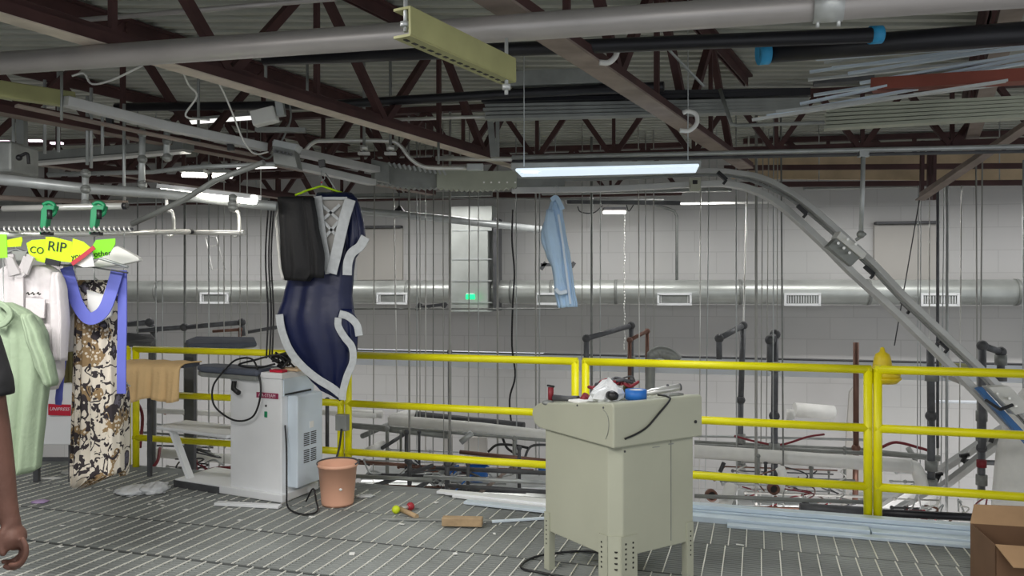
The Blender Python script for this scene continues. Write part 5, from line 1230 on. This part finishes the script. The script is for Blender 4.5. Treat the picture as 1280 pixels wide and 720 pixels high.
m = MB(); m.tube([P(1227, 575, 7.7), P(1227, 584, 7.7)], .045, 10); tag(m.build('red_valve', M['redp']), 'small red valve on the lower dark pipe near the right edge', 'valve')
black_loop([(160, 405, 9.5), (187, 403, 9.5), (192, 412, 9.5), (192, 440, 9.5)], .035, 'steam', 'dark steam pipe with elbow behind the patterned dress ribbon')
black_loop([(172, 413, 9.3), (230, 409, 9.3), (302, 403, 9.3), (304, 420, 9.3)], .03, 'steam', 'long dark steam pipe above the far slate pad')
black_loop([(266, 414, 9), (300, 412, 9), (300, 428, 9)], .018, 'copper', 'thin copper pipe above the far slate pad')
black_loop([(310, 415, 9), (352, 408, 9)], .02, 'steam', 'thin dark pipe running in to the left edge of the kaftan')
HG = 'level pipes on the lower racks'
for x0, y0_, d0, x1, y1_, d1, r, mm, lab in (
    (438, 530, 8.8, 700, 552, 8.2, .018, 'galvd', 'grey level pipe under the long white wrapped pipe by the bucket'),
    (440, 532, 8.8, 560, 545, 8.5, .03, 'galvd', 'thicker grey pipe just above the bottom rail right of the double post'),
    (520, 518, 9.6, 655, 532, 9.0, .04, 'dark', 'dark pipe above the long white wrapped pipe left of the console'),
    (575, 565, 8.2, 690, 577, 7.9, .022, 'copper', 'brown pipe just above the bottom rail left of the console'),
    (530, 596, 7.6, 700, 604, 7.3, .02, 'galv', 'pale pipe below the bottom rail left of the console'),
    (545, 585, 7.8, 700, 592, 7.5, .022, 'dark', 'dark pipe right below the bottom rail left of the console'),
    (440, 595, 7.6, 540, 600, 7.4, .02, 'galvd', 'grey pipe low by the floor edge right of the bucket'),
    (436, 576, 8.2, 520, 582, 8.0, .015, 'copper', 'thin brown pipe right of the bucket below the bottom rail'),
    (510, 613, 7.2, 560, 618, 7.1, .016, 'copper', 'short brown pipe at the floor edge near the pale channels'),
    (560, 607, 7.3, 700, 616, 7.2, .02, 'dark', 'dark pipe at the floor edge left of the console'),
    (868, 552, 9.0, 1085, 562, 8.6, .016, 'galvd', 'thin grey pipe just above the white wrapped pipe right of the console'),
    (868, 556, 8.8, 1150, 570, 8.3, .022, 'galvd', 'grey pipe touching the top of the right-hand white wrapped pipe'),
    (868, 545, 9.2, 1085, 550, 8.9, .014, 'galv', 'pale thin pipe behind the middle rail right of the console'),
    (868, 571, 8.6, 925, 575, 8.6, .014, 'dark', 'short dark pipe right beside the console under the wrapped pipe'),
    (868, 590, 8.0, 915, 594, 8.0, .018, 'dark', 'short dark pipe right beside the console above the bottom rail'),
    (868, 620, 7.6, 1085, 628, 7.4, .02, 'galvd', 'grey pipe just below the bottom rail right of the console'),
    (900, 601, 8.2, 1085, 606, 8.0, .016, 'galvd', 'thin pipe hidden along the bottom rail right of the console'),
    (1000, 635, 7.2, 1085, 640, 7.1, .045, 'dark', 'fat dark pipe at the floor edge left of the yellow double post'),
    (1100, 641, 7.0, 1245, 648, 6.9, .035, 'blackp', 'long black pipe at the floor edge right of the yellow double post'),
    (1100, 566, 8.4, 1175, 573, 8.2, .03, 'galvd', 'grey pipe behind the middle rail right of the double post'),
    (1205, 577, 8.6, 1258, 579, 8.6, .028, 'dark', 'short dark pipe pointing to the white tank'),
    (1168, 502, 10, 1260, 503, 10, .02, 'beam', 'pale level pipe between the top and middle rails at right'),
    (1100, 609, 8.4, 1170, 612, 8.4, .04, 'galvd', 'thick grey pipe along the bottom rail right of the double post'),
    (170, 540, 9.0, 290, 548, 9.0, .014, 'galvd', 'thin grey pipe glimpsed behind the steam press shelf'),
    (175, 585, 7.8, 290, 592, 7.8, .016, 'galvd', 'thin grey pipe low behind the steam press base'),
    (175, 497, 10, 290, 500, 10, .012, 'galv', 'thin pale pipe between the cloth and the press'),
    (396, 575, 8.0, 440, 580, 8.0, .015, 'dark', 'short dark pipe behind the bucket'),
    (396, 500, 9.0, 420, 502, 9.0, .02, 'dark', 'short dark pipe right of the press side box')):
    lp('rack_pipe', [(x0, y0_, d0), (x1, y1_, d1)], r, mm, lab, 'pipe', HG)
rb = random.Random(77)
for (xa, xb, ya, yb, nn, where) in ((868, 1085, 575, 640, 12, 'between the console and the yellow double post'), (1100, 1180, 585, 640, 5, 'right of the yellow double post'), (438, 680, 560, 612, 12, 'between the bucket and the console'), (172, 288, 510, 590, 6, 'glimpsed behind the press shelf')):
    for k in range(nn):
        y = ya+(yb-ya)*(k+.5)/nn; x0 = rb.uniform(xa, xa+(xb-xa)*.35); x1 = rb.uniform(xb-(xb-xa)*.4, xb); d = 8.9-(y-560)/60+rb.uniform(-.2, .4)
        m = MB(); m.tube([P(x0, y, d), P(x1, y+(x1-x0)*.035, d-.1)], rb.choice([.008, .011, .014]), 8)
        m.ball(P(x0, y, d), .02, n=6); m.ball(P((x0+x1)/2, y+(x1-x0)*.017, d-.05), .022, n=6)
        tag(m.build('small_pipe', M[rb.choice(['galv', 'galvd', 'rodl', 'dark', 'copper', 'galv'])]), 'thin fitted pipe below, '+where, 'pipe', 'small fitted pipes '+where)
UG = 'upright stubs on the lower racks'
for px, yt, yb, d, r, mm in ((438, 535, 575, 8.8, .018, 'dark'), (462, 535, 570, 8.8, .012, 'galvd'), (484, 536, 615, 8.6, .02, 'galvd'), (501, 540, 570, 8.6, .014, 'galvd'), (508, 540, 600, 8.4, .02, 'dark'), (512, 578, 606, 7.8, .022, 'dark'), (562, 440, 640, 8.9, .02, 'steam'), (559, 580, 622, 7.6, .022, 'dark'), (585, 580, 615, 7.6, .016, 'dark'), (643, 548, 585, 8.2, .02, 'galvd'), (649, 560, 615, 7.8, .018, 'dark'), (524, 540, 580, 8.5, .014, 'dark'), (948, 570, 600, 8.0, .014, 'galvd'), (957, 578, 600, 8.2, .016, 'dark'), (1014, 585, 605, 8.2, .018, 'galvd'), (1036, 590, 640, 8.2, .01, 'galvd'), (1056, 560, 620, 8.4, .014, 'galvd'), (430, 570, 610, 8.0, .018, 'dark'), (409, 500, 560, 8.2, .02, 'dark'), (401, 505, 575, 8.4, .012, 'galvd')):
    where = ('upright pipe stub on the racks behind the bucket and double post' if px < 445 else 'upright pipe stub on the racks between the bucket and the console' if px < 660 else 'upright pipe stub on the racks between the console and the yellow double post')
    m = MB(); m.tube([P(px, yt, d), P(px, yb, d)], r, 8); m.ball(P(px, yt, d), r*1.5, n=6)
    tag(m.build('pipe_stub', M[mm]), where, 'pipe', UG)
DG = 'slanting pipes on the lower racks'
for pts, r, mm, lab in ((((506, 622, 7.2), (570, 578, 8.6)), .022, 'galvd', 'grey pipe slanting back up from the floor edge near the pale channels'),
    (((518, 612, 7.3), (545, 596, 8)), .022, 'dark', 'short dark pipe slanting at the floor edge near the pale channels'),
    (((466, 608, 7.4), (540, 582, 8.4)), .022, 'dark', 'dark pipe slanting up right of the bucket'),
    (((478, 560, 8.4), (510, 540, 9)), .02, 'dark', 'dark pipe slanting from the tilted white stub'),
    (((600, 616, 7.4), (640, 584, 8.4)), .018, 'flange', 'pale brown bar slanting under the bottom rail near the console'),
    (((550, 605, 7.6), (575, 590, 8.2)), .016, 'galv', 'short pale bar slanting below the bottom rail'),
    (((453, 545, 8.9), (492, 528, 9.6)), .03, 'galvd', 'grey channel slanting into the white wrapped pipe joint'),
    (((576, 553, 8.0), (590, 541, 8.0)), .03, 'galv', 'small pale clamp block on the long white wrapped pipe'),
    (((1135, 560, 9), (1145, 575, 9)), .03, 'galvd', 'short grey bar slanting behind the double post'),
    (((1006, 628, 7.6), (1018, 645, 7.4)), .03, 'dark', 'short dark elbow at the floor edge left of the double post'),
    (((905, 578, 8.3), (900, 590, 8.3)), .022, 'dark', 'small dark elbow beside the fat rising white pipe')):
    lp('slanting_pipe', [pts[0], pts[1]], r, mm, lab, 'pipe', DG)
for x, y, d, r, lab in ((890, 620, 8.0, .05, 'open dark pipe mouth right of the console under the bottom rail'), (968, 612, 7.6, .045, 'rusty round pipe end under the thick black upright pipe')):
    c0 = P(x, y, d); m = MB(); m.lathe(c0, [(r*.8, .06), (r*.8, 0), (r*1.2, 0), (r*1.2, .06)], 18, (Vector((1, 0, 0)), ZZ, Vector((0, 1, 0)))); m.k = 1
    m.tube([c0+Vector((0, .03, 0)), c0+Vector((0, .04, 0))], r*.85, 14)
    tag(m.build('pipe_mouth', [M['copper'], M['gdark']]), lab, 'pipe')
def hose(pts, r, m_, lab, grp='hoses and cables below'): 
    m = MB(); m.tube(px_path(pts, 6), r, 7); return tag(m.build('loose_hose', M[m_]), lab, 'hose', grp)
hose([(175, 560, 7.8), (178, 520, 7.9), (170, 500, 8)], .015, 'redh', 'red hose rising beside the yellow end post')
hose([(165, 582, 7.6), (185, 585, 7.6), (196, 578, 7.6), (200, 560, 7.8)], .015, 'redh', 'dark red hose looping low left of the press shelf')
hose([(255, 590, 7.6), (270, 586, 7.6), (288, 585, 7.6)], .02, 'redh', 'red hose seen just above the press base')
hose([(918, 545, 8.6), (945, 552, 8.6), (975, 556, 8.5), (1010, 546, 8.5), (1030, 543, 8.6)], .012, 'redh', 'red hose sagging behind the middle rail right of the console')
hose([(1100, 560, 8.5), (1120, 553, 8.5), (1150, 560, 8.5), (1160, 563, 8.5)], .016, 'redh', 'red hose bundle just right of the yellow double post')
hose([(610, 565, 8.4), (622, 556, 8.4), (645, 557, 8.4), (660, 560, 8.4)], .014, 'black', 'black hose arching above the bottom rail left of the console')
hose([(628, 547, 8.6), (634, 560, 8.6), (646, 568, 8.5)], .014, 'black', 'black hose drooping from the white wrapped pipe left of the console')
hose([(655, 575, 8.4), (664, 558, 8.4), (690, 556, 8.4)], .014, 'dark', 'dark pipe-like hose bending right beside the console')
rb = random.Random(11)
for k in range(16):
    x = rb.uniform(930, 1075); y = rb.uniform(585, 635); pts = [(x+rb.uniform(-22, 22), y+j*7-12, 7.8+rb.uniform(0, .8)) for j in range(5)]
    hose(pts, .007, rb.choice(['paper', 'dark', 'galv', 'redh', 'copper']), 'thin tangled cable in the clutter between console and double post below the rails', 'tangled cables below right rails')
for k in range(12):
    x = rb.uniform(1110, 1235); y = rb.uniform(625, 655); pts = [(x+rb.uniform(-15, 15), y+rb.uniform(-12, 12), 7.4+rb.uniform(0, .6)) for j in range(5)]
    hose(pts, .008, rb.choice(['paper', 'paper', 'redh', 'galv', 'copper']), 'thin tangled cable in the clutter right of the double post below the rails', 'tangled cables right of the post')
for k in range(14):
    x = rb.uniform(440, 670); y = rb.uniform(575, 612); pts = [(x+rb.uniform(-22, 22), y+rb.uniform(-12, 12), 7.8+rb.uniform(0, .6)) for j in range(5)]
    hose(pts, .008, rb.choice(['galv', 'dark', 'blue', 'galv', 'dark']), 'thin tangled cable in the clutter between bucket and console', 'tangled cables below middle rails')
for k in range(8):
    x = rb.uniform(180, 285); y = rb.uniform(550, 590); pts = [(x+rb.uniform(-22, 22), y+rb.uniform(-9, 9), 7.7+rb.uniform(0, .4)) for j in range(5)]
    hose(pts, .008, rb.choice(['redh', 'dark', 'galv']), 'thin tangled cable glimpsed behind the press shelf', 'tangled cables behind the press')
m = MB(); m.tube(px_path([(1164, 662, 7.2), (1163, 650, 7.2), (1168, 644, 7.2), (1175, 650, 7.2), (1171, 658, 7.2)], 5), .025, 8)
tag(m.build('white_hook_hose', M['whitep']), 'white hooked hose at the floor edge near the cardboard box', 'hose')
m = MB(); m.ball(P(1155, 650, 7.2), .06, (.5, .5, 1.6), 9); tag(m.build('red_float', M['ball_r']), 'red oval float at the floor edge left of the white hooked hose', 'float')
# machines standing on the lower level (their tops show)
def machine(x0, x1, y, d, dep, m_, lab, zb=-3):
    a, b = P(x0, y, d), P(x1, y, d); c = thing('lower_machine', Vector(((a.x+b.x)/2, d, zb)), lab, 'machine', 'machines on the lower level')
    m = MB(); m.box8([Vector((X_, Y_, Z_)) for Z_ in (zb, a.z) for X_, Y_ in ((a.x, d), (b.x, d), (b.x, d+dep), (a.x, d+dep))]); m.build('machine_body', M[m_], c, .02)
    m = MB(); m.box8([Vector((X_, Y_, Z_)) for Z_ in (a.z, a.z+.03) for X_, Y_ in ((a.x-.03, d-.03), (b.x+.03, d-.03), (b.x+.03, d+dep), (a.x-.03, d+dep))]); m.build('machine_top', M['galv'], c, .006)
    m = MB(); m.box(Vector(((a.x+b.x)/2, d-.01, a.z-.2)), ((b.x-a.x)*.5, .03, .1)); m.build('control_panel', M['dark'], c)
machine(590, 690, 612, 8.6, .7, 'galvd', 'grey machine on the lower level behind the pale channels')
machine(455, 540, 602, 8.9, .7, 'galvd', 'grey machine on the lower level right of the bucket')
machine(1100, 1160, 640, 8.4, .7, 'white', 'white machine on the lower level right of the double post')
machine(930, 1010, 634, 8.8, .7, 'galvd', 'grey machine on the lower level behind the galvanised channels')
for x, y, w_, h_, mm, lab in ((597, 600, .25, .14, 'blue', 'blue plastic tub under the bottom rail left of the console'), (678, 592, .1, .1, 'blue', 'small blue thing under the bottom rail beside the console')):
    m = MB(); m.lathe(P(x, y, 8.4), [(0, 0), (w_*.4, 0), (w_*.5, h_), (w_*.46, h_), (w_*.36, .01), (0, .01)], 16); tag(m.build('blue_tub', M['blue']), lab, 'tub')
# white tank and descending conveyor at right
c = thing('white_tank', P(1270, 480, 7.4), 'tall pale cylindrical tank on the lower level at the right edge', 'tank')
tx = P(1297, 500, 7.4); m = MB(); m.lathe(Vector((tx.x, tx.y, -3)), [(0, 0), (.36, 0), (.37, 1.5), (.37, 2.6), (.33, 3.1), (.24, 3.5), (.12, 3.68), (0, 3.7)], 36); m.build('tank_shell', M['whitep'], c)
c = thing('lower_conveyor', P(1180, 590, 8.2), 'twin-rail conveyor curving away down behind the right-hand rails', 'conveyor')
rail_strip(px_path([(1300, 522, 8), (1270, 528, 8), (1247, 540, 8.1), (1213, 563, 8.2), (1172, 590, 8.3), (1135, 615, 8.4), (1095, 640, 8.5)], 5), .09, .06, 'upper_rail', M['rail'], c)
rail_strip(px_path([(1300, 536, 8), (1266, 545, 8), (1240, 560, 8.1), (1205, 588, 8.2), (1167, 616, 8.3), (1130, 638, 8.4)], 5), .09, .06, 'lower_rail', M['rail'], c)
for a, b in ((1240, 548), (1205, 573), (1172, 597)):
    m = MB(); m.bar(P(a-5, b-3, 8), P(a+6, b-5, 8), .03, .03); m.bar(P(a+2, b-4, 8), P(a-2, b+5, 8), .03, .03); m.build('clip', M['black'], c)
m = MB(); m.bar(P(1168, 462, 8.6), P(1213, 481, 8.4), .2, .05); m.k = 1; m.bar(P(1172, 457, 8.6), P(1215, 460, 8.6), .05, .08)
tag(m.build('tilted_tray', [M['wallm'], M['green']], bevel=.004), 'small tilted grey tray just above the top rail beside the sloping conveyor', 'tray')
m = MB(); m.prism([P(1062, 490, 10.6), P(1078, 470, 10.6), P(1078, 640, 10.2), P(1052, 640, 10.2)], (0, .03, 0))
tag(m.build('hanging_sheet', M['wallm']), 'pale hanging sheet behind the rusty copper pipe', 'sheet')
for px in (560, 595):
    m = MB(); m.bar(P(px, 545, 9.9), P(px, 600, 9.9), .28 if px > 570 else .1, .2, (0, 1, 0)); tag(m.build('wall_post', M['wallm']), 'pale upright %s on the lower level behind the wrapped pipe' % ('slim post' if px < 570 else 'broad post'), 'post')
m = MB(); m.bar(P(380, 536, 6.9), P(380, 536.5, 6.9)+Vector((.01, 0, 0)), .01, .01)

# added fixtures around the unseen hall lights (above and behind the viewer)
for (x, y) in ((-2.4, 2.6), (1.9, 1.7), (-.6, .2)):
    c = thing('added_hall_fixture', (x, y, 2.7), 'added long white fixture for the unseen fill light above the near end of the mezzanine', 'lamp', 'added lamp fixtures over the mezzanine')
    m = MB(); m.box(Vector((x, y, 2.74)), (2.5, .26, .09), (RU, RV, ZZ)); m.build('housing', M['white'], c, .008)
    for s in (-1, 1):
        m = MB(); m.tube([Vector((x, y, 2.78))+RU*s, Vector((x, y, 3.6))+RU*s], .008, 6); m.build('hanger_rod', M['galv'], c)
for u in (-9.5, -6.3, -3.2, -.2, 3.0, 6.0):
    p = W(u, 10.15, 2.84)
    c = thing('row_lamp', p, 'slim strip lamp in the row high along the block wall', 'lamp', 'row of lamps along the block wall')
    m = MB(); m.box(p+ZZ*.0, (2.35, .1, .06), A3); m.build('housing', M['galvd'], c)
    for s in (-1, 1):
        m = MB(); m.tube([p+WU*s, p+WU*s+ZZ*.76], .006, 6); m.build('hanger_rod', M['galv'], c)

# ================================================================= PERSON AT THE LEFT EDGE
pd = 2.55; ox = -1.98
pr = thing('person', (ox, pd, 0), 'person in a black short-sleeved shirt, bare arm hanging, at the left edge', 'person')
V = Vector
def pv(x, y, z): return V((ox+x, pd+y, z))
m = MB()
m.tube([pv(0, 0, .86), pv(0, 0, .95), pv(0, 0, 1.05), pv(0, 0, 1.2), pv(0, 0, 1.33), pv(0, 0, 1.42), pv(0, .0, 1.47)], [(.15, .11), (.165, .115), (.15, .105), (.16, .115), (.185, .12), (.15, .09), (.06, .06)], 20)
m.tube([pv(0, 0, 1.44), pv(0, -.0, 1.53), pv(0, .01, 1.6)], [.065, .056, .055], 14)
m.ball(pv(0, .01, 1.655), .1, (.78, .98, 1.15), 14)
m.tube([pv(0, .1, 1.66), pv(0, .128, 1.635), pv(0, .105, 1.615)], [.012, .016, .012], 8)
for s in (-1, 1):
    m.ball(pv(s*.08, .0, 1.65), .026, (.35, .8, 1.2), 8)
    m.tube([pv(s*.09, 0, .92), pv(s*.1, .01, .7), pv(s*.1, .01, .5), pv(s*.105, -.01, .3), pv(s*.11, -.02, .09)], [.095, .085, .058, .055, .038], 14)
    m.tube([pv(s*.11, -.03, .05), pv(s*.12, .06, .035), pv(s*.125, .16, .03)], [.04, .04, .028], 12)
# arms: right-hand one hangs into view
SHX = .20
arms = [pv(SHX-.03, 0, 1.40), pv(SHX+.06, -.01, 1.34), pv(SHX+.12, -.01, 1.20), pv(.335, -.01, 1.08), pv(.355, .01, .97), pv(.385, .03, .86), pv(.395, .04, .815)]
P_el = P(2, 500, pd)
hx = lambda px, py, dd=0: P(px, py, pd+dd)
armp = [pv(.17, 0, 1.40), pv(.235, 0, 1.36), hx(-20, 450), hx(-14, 505), hx(-8, 545), hx(0, 590), hx(7, 628), hx(12, 650)]
m.tube(armp, [.055, .06, .054, .05, .050, .043, .034, .030], 16)
# palm and fingers
m.ball(hx(14, 655), .034, (.8, .95, 1.3), 10); m.ball(hx(19, 672), .036, (.85, 1.2, 1.1), 10)
fing = []
for k in range(4):
    dy = -.032+.021*k; q = (0, 3, 2, -4)[k]
    fing.append(([(27-2*k, 672), (33-2*k, 686), (30-2*k, 699+q), (22-3*k, 706+q), (13-3*k, 706+q)], dy, (.0098, .0106, .0104, .0090)[k]))
for pts, dy, r in fing:
    m.tube(smooth_path([hx(a, b, dy) for a, b in pts], 3), r, 9); m.ball(hx(*pts[-1], dy), r, n=6)
m.tube(smooth_path([hx(9, 658, -.02), hx(2, 668, -.035), hx(0, 682, -.04), hx(4, 692, -.04)], 3), [.013]*4+[.0115]*6, 9); m.ball(hx(4, 692, -.04), .0112, n=6)
# other arm
m.tube([pv(-.17, 0, 1.40), pv(-.235, 0, 1.36), pv(-.27, -.01, 1.2), pv(-.28, -.01, 1.08), pv(-.28, .03, .95), pv(-.27, .06, .84)], [.055, .06, .052, .045, .038, .028], 14)
m.tube([pv(-.27, .06, .85), pv(-.27, .07, .80), pv(-.265, .075, .76)], [(.022, .03), (.02, .038), (.02, .036)], 12)
for k in range(4): m.tube([pv(-.267, .045+k*.02, .77), pv(-.262, .045+k*.02, .72), pv(-.25, .05+k*.02, .69)], [.0095, .009, .008], 8)
m.tube([pv(-.265, .10, .82), pv(-.26, .125, .78), pv(-.255, .125, .745)], [.013, .011, .009], 8)
m.build('body', M['skin'], pr, remesh=.0055)
m = MB()
m.tube([pv(0, 0, .90), pv(0, 0, 1.0), pv(0, 0, 1.2), pv(0, 0, 1.34), pv(0, 0, 1.43), pv(0, 0, 1.475)], [(.178, .13), (.175, .128), (.175, .13), (.2, .135), (.165, .105), (.08, .075)], 20)
m.tube([pv(.14, 0, 1.40), pv(.235, 0, 1.365), hx(-22, 435), hx(-12, 478), hx(-10, 496)], [.065, .075, .072, .066, .066], 16)
m.tube([pv(-.14, 0, 1.40), pv(-.235, 0, 1.365), pv(-.27, 0, 1.25), pv(-.28, -.01, 1.17)], [.065, .075, .07, .066], 16)
m.tube([pv(-.22, 0, 1.375), pv(-.12, 0, 1.41), pv(0, 0, 1.425), pv(.12, 0, 1.41), pv(.22, 0, 1.375)], [.075, .085, .09, .085, .075], 16)
m.build('shirt', M['blackc'], pr, remesh=.008)
m = MB(); m.tube([pv(0, 0, .84), pv(0, 0, .95), pv(0, 0, 1.02)], [(.17, .125), (.182, .132), (.172, .125)], 18)
for s in (-1, 1): m.tube([pv(s*.09, 0, .92), pv(s*.1, .01, .7), pv(s*.1, .01, .5), pv(s*.105, -.01, .3), pv(s*.11, -.02, .07)], [.108, .1, .078, .072, .066], 16)
m.build('trousers', M['jean'], pr, remesh=.01)
for s in (-1, 1):
    m = MB(); m.tube([pv(s*.11, -.08, .04), pv(s*.112, -.02, .05), pv(s*.12, .08, .045), pv(s*.125, .18, .035), pv(s*.125, .21, .03)], [(.035, .035), (.046, .046), (.05, .04), (.045, .032), (.025, .022)], 16); m.build('shoe', M['black'], pr)
m = MB(); m.ball(pv(0, -.008, 1.68), .108, (.8, .98, 1.1), 14)
m.v = [v_ if not (v_.y > pd+.06 and v_.z < 1.71) else V((v_.x, pd+.05, v_.z)) for v_ in m.v]; m.build('hair', M['hair'], pr)
for s in (-1, 1):
    m = MB(); m.ball(pv(s*.032, .103, 1.665), .011, n=8); m.build('eye', M['paper'], pr)
m = MB(); m.tube([pv(-.022, .106, 1.585), pv(0, .111, 1.583), pv(.022, .106, 1.585)], .006, 8); m.build('mouth', M['redp'], pr)
